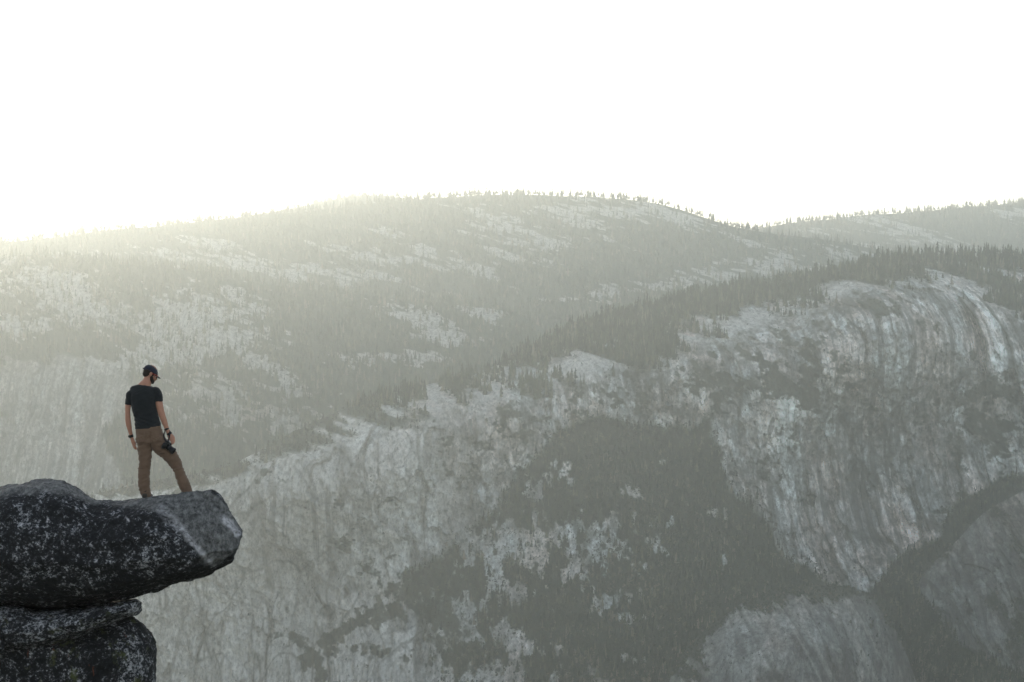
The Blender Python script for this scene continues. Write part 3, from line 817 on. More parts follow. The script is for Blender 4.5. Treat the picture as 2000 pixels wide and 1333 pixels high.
pr = pr * (1 - w2) + np.array(prof_tip)[None] * w2
D = 25.0 + pr[..., 1] * g[:, None] - 0.15 * (1 - g[:, None])
V = vt[:, None] + pr[..., 0] * (vb - vt)[:, None]
ring = resample_ring(unproject(np.broadcast_to(us[:, None], V.shape), V, D), NR, 0.005)
P, N = rock_relief(ring, 21, 0.05, 0.026, 0.009, 1)
keep = sstep(0.02, 0.22, np.abs(np.linspace(0, 1, NR) - 0.0))[None, :, None]
U_, V_ = project(P)
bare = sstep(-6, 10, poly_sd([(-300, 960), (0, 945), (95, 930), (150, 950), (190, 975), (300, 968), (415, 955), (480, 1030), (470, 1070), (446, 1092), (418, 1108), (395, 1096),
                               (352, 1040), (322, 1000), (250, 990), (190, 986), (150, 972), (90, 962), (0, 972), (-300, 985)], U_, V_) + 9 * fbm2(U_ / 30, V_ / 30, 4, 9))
def segd(a, b):
    a = np.array(a, float); b = np.array(b, float); e = b - a
    t = np.clip(((U_ - a[0]) * e[0] + (V_ - a[1]) * e[1]) / (e @ e), 0, 1)
    return np.hypot(U_ - a[0] - t * e[0], V_ - a[1] - t * e[1])
wob = 5 * fbm2(U_ / 16, V_ / 16, 3, 12)
pale = np.maximum.reduce([0.75 * sstep(9, 1, segd((352, 1032), (412, 1100)) + wob), 0.9 * sstep(12, 2, segd((440, 1014), (462, 1040)) + wob), 0.45 * sstep(14, 3, segd((315, 995), (352, 1032)) + wob),
                          0.9 * sstep(2.4, 0.8, segd((163, 985), (168, 993))), 0.8 * sstep(2.6, 0.8, segd((246, 1010), (252, 1018)))])
crk = sstep(2.5, 0.3, segd((404, 982), (418, 1000)) + 0.3 * wob) + sstep(2.5, 0.3, segd((418, 1000), (438, 1000)) + 0.3 * wob) + sstep(3, 0.3, segd((448, 1028), (455, 1046)) + 0.3 * wob)
P = P - N * (0.02 * np.clip(crk, 0, 1))[..., None]
def closed_loft(P):
    S_, n_ = P.shape[:2]
    v = np.concatenate([P.reshape(-1, 3), P[0].mean(0)[None], P[-1].mean(0)[None]])
    f = grid_faces(S_, n_, True)
    k = np.arange(n_)
    a = np.stack([np.full(n_, S_ * n_), k, (k + 1) % n_, (k + 1) % n_], -1)
    e = (S_ - 1) * n_
    c = np.stack([np.full(n_, S_ * n_ + 1), e + (k + 1) % n_, e + k, e + k], -1)
    return v, f, a[:, :3], c[:, :3]
def loft_object(name, P, mat, attrs):
    v, f, c1, c2 = closed_loft(P)
    me = bpy.data.meshes.new(name)
    me.from_pydata(v.tolist(), [], f.tolist() + c1.tolist() + c2.tolist())
    bm = bmesh.new(); bm.from_mesh(me); bmesh.ops.recalc_face_normals(bm, faces=bm.faces); bm.to_mesh(me); bm.free()
    me.polygons.foreach_set("use_smooth", np.ones(len(me.polygons), bool))
    for k_, arr in attrs.items():
        a = me.attributes.new(k_, 'FLOAT', 'POINT'); a.data.foreach_set("value", np.concatenate([arr.ravel(), [0, 0]]).astype(np.float32))
    me.materials.append(mat)
    o = bpy.data.objects.new(name, me); COL.objects.link(o)
    return o
ledge = loft_object("rock_ledge", P, M_ledge, {"bare": bare, "pale": pale})
set_meta(ledge, "overhanging dark speckled granite ledge the man stands on, topmost of the rocks", "rock", "stacked granite rocks")
LEDGE_P = P

# --- thin slab under it
S_top = [(-420, 1195), (-100, 1185), (0, 1181), (40, 1180), (62, 1190), (150, 1186), (250, 1170), (266, 1167), (273, 1171), (276, 1180)]
S_bot = [(-420, 1300), (-100, 1292), (0, 1284), (50, 1275), (100, 1263), (150, 1247), (200, 1226), (240, 1208), (262, 1204), (273, 1197), (276, 1189)]
us = np.concatenate([np.linspace(-420, 220, 360, endpoint=False), 220 + 56 * np.sin(np.linspace(0, math.pi / 2, 120))])
vt = smooth_line(S_top, us, 3) + 1.5 * fbm2(us / 30, us * 0, 4, 15); vb = smooth_line(S_bot, us, 3) + 2 * fbm2(us / 26, us * 0, 4, 16)
g = np.clip((277.5 - us) / 36, 0.004, 1) ** 0.5
pr = np.array([(0, 0.25), (0.08, -0.1), (0.25, -0.38), (0.55, -0.5), (0.8, -0.4), (0.93, -0.15), (1.0, 0.4), (0.9, 1.6), (0.5, 2.0), (0.1, 1.5)])[None]
D = 25.05 + pr[..., 1] * g[:, None]
V = vt[:, None] + pr[..., 0] * (vb - vt)[:, None]
V[:, -1] -= 8 * sstep(240, 180, us); D[:, -1] += 0.5       # the back of the slab wedges up under the ledge
V[:, 0] -= 5 * sstep(240, 180, us); D[:, 0] += 0.7 * sstep(262, 200, us)
ring = resample_ring(unproject(np.broadcast_to(us[:, None], V.shape), V, D), 260, 0.009)
P, N = rock_relief(ring, 51, 0.03, 0.02, 0.008)
z0 = np.zeros(P.shape[:2])
o = loft_object("rock_slab", P, M_slab_rock, {"bare": z0, "pale": z0})
set_meta(o, "thin dark granite slab wedged between the ledge and the boulder below", "rock", "stacked granite rocks")

# --- boulder at the bottom (stations run downward)
vs_ = np.concatenate([1200 + 50 * np.linspace(0, 1, 90, endpoint=False) ** 2, np.linspace(1250, 2450, 420)])
uR = smooth_line([(1200, 250), (1207, 266), (1212, 276), (1222, 288), (1236, 297), (1260, 303), (1300, 306), (1333, 307), (1500, 300), (2450, 330)], vs_, 3)
uR = uR + 2.5 * fbm2(vs_ / 26, vs_ * 0, 4, 19)
g = np.clip((vs_ - 1199) / 70, 0.01, 1) ** 0.5
# ring goes round the boulder seen from above: right edge, front right, front, left, back
ctl = [(0.0, 0.55), (-0.012, 0.2), (-0.06, -0.12), (-0.2, -0.42), (-0.45, -0.5), (-0.8, -0.4), (-1.0, 0.6), (-0.9, 2.6), (-0.5, 3.2), (-0.12, 2.6), (-0.02, 1.4)]
cu = np.array(ctl)
Ug = uR[:, None] + cu[None, :, 0] * 720
Dg = 25.5 + (cu[None, :, 1] - 0.5) * g[:, None] + 0.5 - 0.0 * vs_[:, None]
Vg = np.broadcast_to(vs_[:, None], Ug.shape)
ring = resample_ring(unproject(Ug, Vg, Dg), 520, 0.007)[:, ::-1]
P, N = rock_relief(ring, 71, 0.05, 0.035, 0.010)
z0 = np.zeros(P.shape[:2])
o = loft_object("boulder", P, M_base_rock, {"bare": z0, "pale": z0})
set_meta(o, "dark mossy granite boulder at the bottom of the rock stack", "rock", "stacked granite rocks")

# --- small rounded stone jammed at the left edge beside the slab
me = bpy.data.meshes.new("stone"); bm = bmesh.new(); bmesh.ops.create_icosphere(bm, subdivisions=5, radius=1)
c0 = unproject(-14, 1250, 24.6)
for v in bm.verts:
    q = np.array(v.co)
    r = 1 + 0.22 * float(fbm3(*(q * 1.6), 3, 5)) + 0.06 * float(fbm3(*(q * 6), 3, 8))
    v.co = Vector((c0[0] + q[0] * .15 * r, c0[1] + q[1] * .16 * r, c0[2] + q[2] * .22 * r))
bm.to_mesh(me); bm.free(); me.materials.append(M_slab_rock); me.polygons.foreach_set("use_smooth", np.ones(len(me.polygons), bool))
o = bpy.data.objects.new("stone", me); COL.objects.link(o)
set_meta(o, "small rounded dark stone at the left frame edge in front of the thin slab", "stone")

# --- the crag that carries the boulder, below the picture
th = np.linspace(0, 2 * math.pi, 120, endpoint=False); hh = np.linspace(0, 1, 70)
c0 = unproject(0, 2300, 27.5)
R0 = (1.9 + 60 * hh ** 1.5)[:, None] * (1 + 0.12 * fbm2(np.cos(th)[None] * 3 + hh[:, None] * 4, np.sin(th)[None] * 3, 4, 3))
zz = c0[2] + 0.4 - hh[:, None] * (c0[2] + 0.4 - FLOOR_Z + 5)
P = np.stack([c0[0] - 1.2 - 30 * hh[:, None] ** 1.5 + R0 * np.cos(th)[None], c0[1] - 20 * hh[:, None] ** 1.5 + 0.7 * R0 * np.sin(th)[None], np.broadcast_to(zz, R0.shape)], -1)
o = mesh_from("crag", P.reshape(-1, 3), grid_faces(70, 120, True)[:, ::-1], M_base_rock, attrs={"bare": np.zeros(8400), "pale": np.zeros(8400)})
set_meta(o, "steep granite crag under the stacked rocks", "cliff", kind='structure')

# ------------------------------------------------------------------ the man
MD = 25.42
PX = MD / F / 4.16667                       # metres per pixel of the enlarged figure
root_p = unproject(284.0, 974.0, MD)
def q(x, y, d=0.0): return np.array([(x - 350) * PX, d, (1225 - y) * PX])

def catmull(pts, n):
    p = np.array(pts, float); p = np.concatenate([2 * p[:1] - p[1:2], p, 2 * p[-1:] - p[-2:-1]])
    out = []
    for i in range(1, len(p) - 2):
        for t in np.linspace(0, 1, n, endpoint=False):
            a, b, c, d = p[i - 1], p[i], p[i + 1], p[i + 2]
            out.append(0.5 * (2 * b + (c - a) * t + (2 * a - 5 * b + 4 * c - d) * t * t + (3 * b - a - 3 * c + d) * t ** 3))
    out.append(p[-2])
    return np.array(out)

class Solid:
    def __init__(s): s.v = []; s.f = []; s.n = 0
    def rings(s, R):
        S_, n_ = R.shape[:2]
        v = np.concatenate([R.reshape(-1, 3), R[0].mean(0)[None], R[-1].mean(0)[None]])
        f = [tuple(int(i) + s.n for i in r) for r in grid_faces(S_, n_, True)]
        for k in range(n_):
            f.append((s.n + S_ * n_, s.n + k, s.n + (k + 1) % n_))
            f.append((s.n + S_ * n_ + 1, s.n + (S_ - 1) * n_ + (k + 1) % n_, s.n + (S_ - 1) * n_ + k))
        s.v.append(v); s.f += f; s.n += len(v)
    def tube(s, rows, n=20, sub=6, ref=(0, 1, 0), flat=False, square=2.0):
        """rows: (point, rx, ry); rx across the view, ry along ref"""
        A = np.array([list(p) + [rx, ry] for p, rx, ry in rows], float)
        A = catmull(A, sub)
        T = np.gradient(A[:, :3], axis=0); T /= np.linalg.norm(T, axis=1, keepdims=True) + 1e-9
        ref = np.array(ref, float)
        side = np.cross(T, ref); side /= np.linalg.norm(side, axis=1, keepdims=True) + 1e-9
        up = np.cross(side, T)
        a = np.linspace(0, 2 * math.pi, n, endpoint=False)
        ca = np.sign(np.cos(a)) * np.abs(np.cos(a)) ** (2 / square); sa = np.sign(np.sin(a)) * np.abs(np.sin(a)) ** (2 / square)
        R = A[:, None, :3] + side[:, None] * (A[:, 3, None] * ca)[..., None] + up[:, None] * (A[:, 4, None] * sa)[..., None]
        if not flat:
            def cap(k, sg):
                out = []
                r = min(A[k, 3], A[k, 4])
                for t in (0.5, 0.85):
                    out.append(A[k, :3] + (R[k] - A[k, :3]) * math.sqrt(1 - t * t) + sg * T[k] * r * t)
                return out
            c0 = cap(0, -1)[::-1]; c1 = cap(-1, 1)
            R = np.concatenate([np.array(c0), R, np.array(c1)])
        s.rings(R)
    def ell(s, c, r, M=None, n=24):
        t = np.linspace(0.06, math.pi - 0.06, n // 2); a = np.linspace(0, 2 * math.pi, n, endpoint=False)
        R = np.stack([np.sin(t)[:, None] * np.cos(a) * r[0], np.sin(t)[:, None] * np.sin(a) * r[1], np.cos(t)[:, None] * np.ones(n) * r[2]], -1)
        if M is not None: R = R @ np.array(M).T
        s.rings(R + np.array(c))
    def xform(s, M, c, start):
        for i in range(start, len(s.v)): s.v[i] = s.v[i] @ np.array(M).T + np.array(c)
    def mesh(s, name):
        me = bpy.data.meshes.new(name); me.from_pydata(np.concatenate(s.v).tolist(), [], s.f)
        bm = bmesh.new(); bm.from_mesh(me); bmesh.ops.recalc_face_normals(bm, faces=bm.faces); bm.to_mesh(me); bm.free()
        return me
    def object(s, name, mat, parent, voxel=None, smooth=4, displace=None, wob=None):
        me = s.mesh(name)
        o = bpy.data.objects.new(name, me); COL.objects.link(o)
        if voxel:
            md = o.modifiers.new("remesh", 'REMESH'); md.mode = 'VOXEL'; md.voxel_size = voxel; md.use_smooth_shade = True
            sm = o.modifiers.new("smooth", 'SMOOTH'); sm.factor = 0.5; sm.iterations = smooth
            dg = bpy.context.evaluated_depsgraph_get(); dg.update()
            me2 = bpy.data.meshes.new_from_object(o.evaluated_get(dg))
            o.modifiers.clear(); o.data = me2; me2.name = name; me = me2
        if displace:
            n = len(me.vertices); co = np.empty(n * 3, np.float32); me.vertices.foreach_get("co", co); co = co.reshape(-1, 3).astype(float)
            no = np.empty(n * 3, np.float32); me.vertices.foreach_get("normal", no); no = no.reshape(-1, 3)
            co = co + no * displace(co)[:, None]
            me.vertices.foreach_set("co", co.astype(np.float32).ravel()); me.update()
        me.polygons.foreach_set("use_smooth", np.ones(len(me.polygons), bool))
        me.materials.clear(); me.materials.append(mat)
        o.parent = parent
        return o

def cloth(name, a, bcol, scale=260, rough=0.9):
    m, nt, b = new_mat(name, rough)
    P = nd(nt, "ShaderNodeTexCoord").outputs["Object"]
    n1 = noise(nt, P, 9, 5, 0.6); n2 = noise(nt, P, scale, 3, 0.6)
    nt.links.new(mix(nt, n1, a, bcol), b.inputs["Base Color"])
    bump(nt, b, n2, 0.002, 0.5)
    b.inputs["Sheen Weight"].default_value = 0.15
    return m
M_shirt = cloth("navy_cotton", (0.009, 0.011, 0.013), (0.019, 0.022, 0.025))
M_trouser = cloth("brown_canvas", (0.115, 0.073, 0.050), (0.18, 0.118, 0.082))
M_cap = cloth("navy_cap", (0.012, 0.014, 0.026), (0.022, 0.025, 0.042))
M_black = cloth("black_rubber", (0.008, 0.008, 0.009), (0.016, 0.016, 0.017), 120, 0.5)
M_shoe = cloth("dark_leather", (0.02, 0.016, 0.013), (0.05, 0.04, 0.03), 90, 0.6)
M_hair = cloth("dark_hair", (0.010, 0.007, 0.005), (0.03, 0.02, 0.015), 400)
M_red, nt, b = new_mat("red_frame", 0.4); b.inputs["Base Color"].default_value = (0.55, 0.03, 0.03, 1)
M_white, nt, b = new_mat("eye_white", 0.3); b.inputs["Base Color"].default_value = (0.6, 0.57, 0.54, 1)
M_skin, nt, b = new_mat("skin", 0.55)
P_ = nd(nt, "ShaderNodeTexCoord").outputs["Object"]
nt.links.new(mix(nt, noise(nt, P_, 14, 5, 0.6), (0.34, 0.17, 0.12), (0.48, 0.25, 0.175)), b.inputs["Base Color"])
M_metal, nt, b = new_mat("dark_metal", 0.35); b.inputs["Base Color"].default_value = (0.02, 0.02, 0.022, 1); b.inputs["Metallic"].default_value = 0.4
M_lens, nt, b = new_mat("lens_glass", 0.05); b.inputs["Base Color"].default_value = (0.01, 0.012, 0.02, 1); b.inputs["Specular IOR Level"].default_value = 0.6
M_silver, nt, b = new_mat("bright_metal", 0.3); b.inputs["Base Color"].default_value = (0.6, 0.6, 0.6, 1); b.inputs["Metallic"].default_value = 0.9

man = bpy.data.objects.new("person", None); COL.objects.link(man); man.location = root_p.tolist()
set_meta(man, "man in dark T-shirt, brown trousers and cap standing on the overhanging ledge, looking down", "person")

# ground height under each foot
from mathutils.bvhtree import BVHTree
bm = bmesh.new(); bm.from_mesh(ledge.data); bvh = BVHTree.FromBMesh(bm)
def ground(x, d):
    h = bvh.ray_cast(Vector((root_p[0] + x, root_p[1] + d, root_p[2] + 1.0)), Vector((0, 0, -1)))
    return (h[0].z - root_p[2]) if h[0] else 0.0
ankL, ankR = q(357, 1195, 0.0), q(690, 1165, 0.06)
gL = ground(ankL[0] + 0.03, 0.03); gR = ground(ankR[0] + 0.03, 0.09)
bm.free()

hy, hp = rad(62), rad(24)                      # head turned right, tipped down
fw = np.array([math.sin(hy) * math.cos(hp), math.cos(hy) * math.cos(hp), -math.sin(hp)])
rt = np.cross(fw, [0, 0, 1.0]); rt /= np.linalg.norm(rt); upv = np.cross(rt, fw)
HM = np.stack([rt, fw, upv], 1); HC = q(388, 212, 0.03)
def hd(x, y, z): return HM @ np.array([x, y, z]) + HC

# body: one continuous figure
B = Solid()
k = PX
armL = [(q(246, 385, -.01), 22 * k, .040), (q(224, 415, -.015), 23 * k, .042), (q(214, 462, -.02), 23.5 * k, .041), (q(211, 520, -.02), 21 * k, .037), (q(212, 580, -.015), 22.5 * k, .037),
        (q(216, 625, 0), 22 * k, .036), (q(225, 675, .02), 17 * k, .030), (q(233, 715, .03), 13.5 * k, .021), (q(237, 735, .032), 15 * k, .018)]
armR = [(q(442, 385, -.01), 24 * k, .042), (q(460, 412, -.02), 27 * k, .045), (q(468, 450, -.025), 29.5 * k, .046), (q(479, 505, -.025), 28 * k, .043), (q(491, 550, -.015), 26.5 * k, .041),
        (q(507, 600, 0), 24 * k, .038), (q(522, 645, .01), 18 * k, .031), (q(534, 680, .015), 15 * k, .023), (q(542, 700, .015), 16 * k, .02)]
B.tube(armL); B.tube(armR)
B.tube([(q(345, 330), 60 * k, .07), (q(342, 360), 92 * k, .09), (q(341, 420), 96 * k, .10), (q(350, 520), 86 * k, .095), (q(370, 620), 88 * k, .10), (q(385, 720), 92 * k, .105), (q(395, 738), 70 * k, .085)], 28)
B.tube([(q(342, 325, 0), 62 * k, .06), (q(352, 300, .0), 50 * k, .066), (q(364, 275, .008), 38 * k, .062), (q(374, 245, .02), 36 * k, .060), (q(384, 220, .03), 32 * k, .058)])
B.tube([(q(340, 740), 40 * k, .075), (q(342, 800), 40 * k, .07), (q(346, 980), 36 * k, .06), (q(355, 1190), 24 * k, .045)])
B.tube([(q(440, 740), 40 * k, .075), (q(490, 815, .01), 40 * k, .07), (q(595, 950, .04), 36 * k, .06), (q(690, 1165, .06), 24 * k, .045)])
h0 = len(B.v)
B.ell((0, -0.006, 0.03), (0.076, 0.098, 0.098)); B.ell((0, 0.035, -0.035), (0.060, 0.062, 0.075))
B.tube([((0, 0.01, -0.045), .056, .05), ((0, 0.045, -0.075), .046, .04), ((0, 0.072, -0.093), .026, .022)], ref=(1, 0, 0.01))
B.ell((0, 0.098, -0.022), (0.014, 0.022, 0.026)); B.ell((0, 0.105, -0.034), (0.018, 0.016, 0.012)); B.ell((0, 0.086, 0.022), (0.05, 0.014, 0.012))
B.ell((0, 0.094, -0.062), (0.024, 0.010, 0.006)); B.ell((0, 0.092, -0.072), (0.022, 0.010, 0.007))
for sx in (-1, 1):
    B.ell((sx * 0.078, -0.012, -0.004), (0.010, 0.019, 0.031)); B.ell((sx * 0.083, -0.018, 0.006), (0.008, 0.014, 0.02)); B.ell((sx * 0.045, 0.07, -0.03), (0.022, 0.018, 0.02))
B.xform(HM, HC, h0)
def finger(base, dirs, L_, r):
    p = np.array(base, float); rows = [(p - 0.012 * np.array(dirs[0]), r * 1.08, r * 1.0)]
    for i, (d_, l_) in enumerate(zip(dirs, L_)):
        d_ = np.array(d_, float); d_ /= np.linalg.norm(d_)
        rows.append((p.copy(), r * (1.0 - .07 * i), r * (1.0 - .07 * i))); p = p + d_ * l_
    rows.append((p, r * .72, r * .72))
    B.tube(rows, 10, 4, ref=(0.3, 1, 0.2))
# left hand, relaxed, fingers hanging and slightly curled
B.tube([(q(234, 722, .03), 14 * k, .018), (q(240, 742, .034), 20 * k, .017), (q(247, 765, .036), 24 * k, .016), (q(252, 784, .036), 22 * k, .014)], ref=(0.75, 0.65, 0.1), square=2.6)
w_ = np.array([0.62, -0.75, 0.05])
for i, (l, o_) in enumerate(((.070, -1.5), (.080, -.5), (.076, .5), (.060, 1.5))):
    b0 = q(252, 785, .036) + w_ * o_ * 0.0185
    finger(b0, [(.22 + .04 * i, .06, -1), (.5 + .05 * i, .05, -1), (.85, .05, -.9)], [l * .45, l * .32, l * .26], .0088 - .0006 * (i == 3))
finger(q(244, 748, .05), [(.55, .6, -.8), (.45, .35, -1), (.4, .2, -1)], [.034, .03, .024], .0102)
# right hand, gripping the camera below it
B.tube([(q(540, 692, .015), 16 * k, .02), (q(551, 712, .012), 22 * k, .02), (q(564, 732, .008), 26 * k, .019), (q(573, 746, .004), 24 * k, .017)], ref=(-.3, 1, .2), square=2.6)
w_ = np.array([0.80, 0.25, 0.52])
for i, (l, o_) in enumerate(((.074, 1.5), (.082, .5), (.078, -.5), (.062, -1.5))):
    b0 = q(573, 744, .0) + w_ * o_ * 0.0175
    finger(b0, [(.30, -.25, -1), (-.25, -.45, -1), (-.95, -.1, -.55)], [l * .44, l * .34, l * .28], .0088 - .0006 * (i == 3))
finger(q(549, 716, -.008), [(-.35, -.5, -1), (-.1, -.2, -1), (.2, .1, -1)], [.034, .03, .024], .0102)
body = B.object("body", M_skin, man, 0.0042, 3)

def folds(co, seed, amp):
    x, y, z = co.T
    w = fbm3(x * 7, y * 7, z * 14 + 3 * x, 4, seed, 0.55)
    f = fbm3(x * 5 + z * 3, y * 6, z * 22 - x * 10, 3, seed + 9, 0.5, ridged=True)
    return amp * (0.6 * w + 0.55 * (f - 0.3))
# trousers
Tr = Solid()
Tr.tube([(q(377, 632), 101 * k, .118), (q(378, 665), 103 * k, .125), (q(387, 710), 112 * k, .13), (q(400, 757), 120 * k, .125), (q(403, 772), 116 * k, .115)], 36, flat=True, square=2.3)
Tr.ell(q(338, 738, -.055), (58 * k, .085, 62 * k)); Tr.ell(q(440, 735, -.05), (60 * k, .085, 62 * k))
Tr.tube([(q(342, 745), 60 * k, .115), (q(346, 800), 60 * k, .108), (q(347, 850), 55 * k, .098), (q(348, 905), 51 * k, .088), (q(345, 960), 48 * k, .080), (q(341, 1005), 48.5 * k, .078), (q(339, 1055), 48.5 * k, .080),
         (q(339, 1105), 48 * k, .080), (q(344, 1155), 44 * k, .076), (q(356, 1192), 39.5 * k, .074), (q(359, 1216), 38 * k, .074)], 26, flat=True)
Tr.tube([(q(446, 750), 72 * k, .115), (q(480, 800, .01), 70 * k, .110), (q(528, 852, .025), 63 * k, .100), (q(567, 902, .035), 55.5 * k, .088), (q(596, 950, .045), 47.5 * k, .08), (q(616, 1000, .05), 42 * k, .076),
         (q(635, 1050, .05), 43 * k, .078), (q(655, 1100, .052), 45 * k, .080), (q(673, 1145, .055), 43 * k, .076), (q(690, 1182, .06), 40 * k, .074), (q(695, 1196, .06), 39 * k, .074)], 26, flat=True)
def tr_disp(co):
    x, y, z = co.T
    kn = np.exp(-((z - 0.40) / .07) ** 2) + 1.2 * np.exp(-((z - 0.10) / .07) ** 2) + .7 * np.exp(-((z - 0.80) / .06) ** 2)
    ring = np.sin(z * 150 + 9 * fbm3(x * 9, y * 9, z * 5, 2, 3)) * fbm3(x * 12, y * 12, z * 12, 2, 6)
    seam = -0.006 * np.exp(-((x - (402 - 350) * PX) / .008) ** 2) * (z > .74) * (z < .93) * (y < 0)
    return folds(co, 31, .017) + .014 * kn * ring + seam
trousers = Tr.object("trousers", M_trouser, man, 0.0075, 3, tr_disp)
# back pockets and belt line
def pocket(cx, cy, w, h, lean):
    nx, ny = 9, 9; vs = []; fs = []
    bmx = bmesh.new(); bmx.from_mesh(trousers.data); bt = BVHTree.FromBMesh(bmx); bmx.free()
    for j in range(ny):
        for i in range(nx):
            px = cx + (i / (nx - 1) - .5) * w * (1 - .12 * (j / (ny - 1))); py = cy + (j / (ny - 1) - .5) * h + (i / (nx - 1) - .5) * lean
            if j == ny - 1: py += (1 - abs(i / (nx - 1) - .5) * 2) * h * .12
            p_ = q(px, py); hit = bt.ray_cast(Vector((p_[0], -1, p_[2])), Vector((0, 1, 0)))
            vs.append((p_[0], (hit[0].y if hit[0] else -.1) - .004, p_[2]))
    for j in range(ny - 1):
        for i in range(nx - 1): a = j * nx + i; fs.append((a, a + 1, a + nx + 1, a + nx))
    me = bpy.data.meshes.new("pocket"); me.from_pydata(vs, [], fs); me.materials.append(M_trouser)
    o = bpy.data.objects.new("pocket", me); COL.objects.link(o); o.parent = trousers
    so = o.modifiers.new("thick", 'SOLIDIFY'); so.thickness = .005
    return o
pocket(330, 712, 62, 74, -4); pocket(440, 708, 66, 74, 8)
# shirt
Sh = Solid()
Sh.tube([(q(349, 300, .0), 54 * k, .072), (q(347, 312, 0), 84 * k, .082), (q(345, 327, 0), 110 * k, .094), (q(343, 350, 0), 118 * k, .108), (q(340, 400, -.005), 112 * k, .128), (q(342, 470, 0), 102 * k, .128), (q(354, 540, 0), 97 * k, .120),
         (q(366, 592, 0), 100 * k, .120), (q(373, 640, 0), 105 * k, .128), (q(374, 652, 0), 104 * k, .127)], 36, flat=True, square=2.2)
Sh.tube([(q(275, 362, 0), 34 * k, .075), (q(240, 372, -.01), 37 * k, .068), (q(223, 410, -.015), 31 * k, .060), (q(216, 460, -.02), 26 * k, .055)], 22, flat=True)
Sh.tube([(q(415, 350, 0), 36 * k, .075), (q(446, 360, -.01), 40 * k, .068), (q(460, 400, -.02), 36 * k, .062), (q(465, 434, -.025), 34.5 * k, .058)], 22, flat=True)
def sh_disp(co):
    x, y, z = co.T
    low = sstep(1.25, .98, z)
    return sstep(.965, 1.05, z) * folds(co, 51, .013) + .010 * low * sstep(.965, 1.03, z) * np.sin(z * 95 + 40 * x + 6 * fbm3(x * 6, y * 6, z * 6, 2, 8)) * (.5 + fbm3(x * 9, y * 9, z * 9, 2, 4))
shirt = Sh.object("shirt", M_shirt, man, 0.007, 3, sh_disp)
# shoes
for a_, gz, dirv in ((ankL, gL, (.12, .99)), (ankR, gR, (.6, .8))):
    so = Solid(); d2 = np.array([dirv[0], dirv[1], 0.0]); c_ = np.array([a_[0], a_[1], gz])
    so.tube([(c_ - d2 * .075 + [0, 0, .040], .036, .040), (c_ + d2 * .0 + [0, 0, .046], .040, .046), (c_ + d2 * .09 + [0, 0, .034], .046, .034), (c_ + d2 * .175 + [0, 0, .026], .040, .025)], 18, ref=(0, 0, 1), square=2.6)
    so.tube([(c_ - d2 * .03 + [0, 0, .05], .038, .045), (c_ - d2 * .03 + [0, 0, .13], .036, .042)], 16)
    so.object("shoe", M_shoe, man, 0.006, 2)
# hair, beard, eyes, cap, glasses
Hr = Solid(); h0 = 0
Hr.ell((0, -0.012, 0.026), (0.0785, 0.097, 0.082)); Hr.ell((0, -0.05, -0.015), (0.062, 0.052, 0.05)); Hr.ell((.066, .02, .01), (.014, .02, .03)); Hr.ell((-.066, .02, .01), (.014, .02, .03))
Hr.xform(HM, HC, 0); Hr.object("hair", M_hair, man, 0.005, 2, lambda co: .002 * fbm3(*(co.T * 60), 2, 3))
Bd = Solid()
Bd.tube([((-.066, .012, -.032), .012, .024), ((-.050, .045, -.068), .018, .030), ((0, .080, -.090), .022, .026), ((.050, .045, -.068), .018, .030), ((.066, .012, -.032), .012, .024)], ref=(0, 0, 1))
Bd.ell((0, .099, -.052), (.026, .008, .006)); Bd.ell((0, .088, -.085), (.02, .014, .016))
Bd.xform(HM, HC, 0); Bd.object("beard", M_hair, man, 0.005, 2, lambda co: .002 * fbm3(*(co.T * 70), 2, 5))
for sx in (-1, 1):
    E = Solid(); E.ell((sx * .031, .078, .0), (.012, .012, .012), n=16); E.xform(HM, HC, 0); E.object("eye", M_white, man)
Cp = Solid()
t = np.linspace(0.03, math.pi / 2 + .02, 16); a = np.linspace(0, 2 * math.pi, 48, endpoint=False)
R = np.stack([np.sin(t)[:, None] * np.cos(a) * .086, -.006 + np.sin(t)[:, None] * np.sin(a) * .108, .034 + np.cos(t)[:, None] * np.ones(48) * .088 - .012 * np.sin(a)[None] * np.sin(t)[:, None]], -1)
inner = R[::-1] * np.array([.955, .955, .955]) + np.array([0, 0, .0])
Cp.rings(np.concatenate([R, inner])); Cp.ell((0, -.006, .124), (.008, .008, .005), n=12)
Cp.xform(HM, HC, 0); cap_o = Cp.object("cap", M_cap, man)
Br = Solid(); rows = []
for i, s_ in enumerate(np.linspace(0, 1, 12)):
    n_ = 30; x = np.linspace(-1, 1, n_)
    yy = .082 + .082 * s_ * np.sqrt(np.clip(1 - (x * .98) ** 2, 0, 1)) - .10 * (1 - np.sqrt(np.clip(1 - (x * .80) ** 2, 0, 1)))
    zz = .024 - .022 * s_ * np.sqrt(np.clip(1 - x ** 2, 0, 1)) - .020 * x ** 2
    top = np.stack([x * .081, yy, zz + .003], -1); bot = np.stack([x[::-1] * .081, yy[::-1], zz[::-1] - .003], -1)
    rows.append(np.concatenate([top, bot]))
Br.rings(np.array(rows)); Br.xform(HM, HC, 0); Br.object("brim", M_cap, cap_o)
Bk = Solid(); Bk.tube([((-.05, -.098, .038), .004, .010), ((0, -.122, .036), .004, .011), ((.05, -.098, .038), .004, .010)], 10, ref=(0, 0, 1)); Bk.xform(HM, HC, 0); Bk.object("back_strap", M_cap, cap_o)
Gl = Solid()
for sx in (-1, 1): Gl.tube([((sx * .081, -.01, .012), .0025, .004), ((sx * .079, .05, .012), .0025, .004), ((sx * .066, .092, .010), .0025, .005)], 8)
Gl.tube([((-.066, .092, .010), .0025, .004), ((0, .108, .010), .0025, .004), ((.066, .092, .010), .0025, .004)], 8, ref=(0, 0, 1))
Gl.xform(HM, HC, 0); gl = Gl.object("glasses", M_red, man)
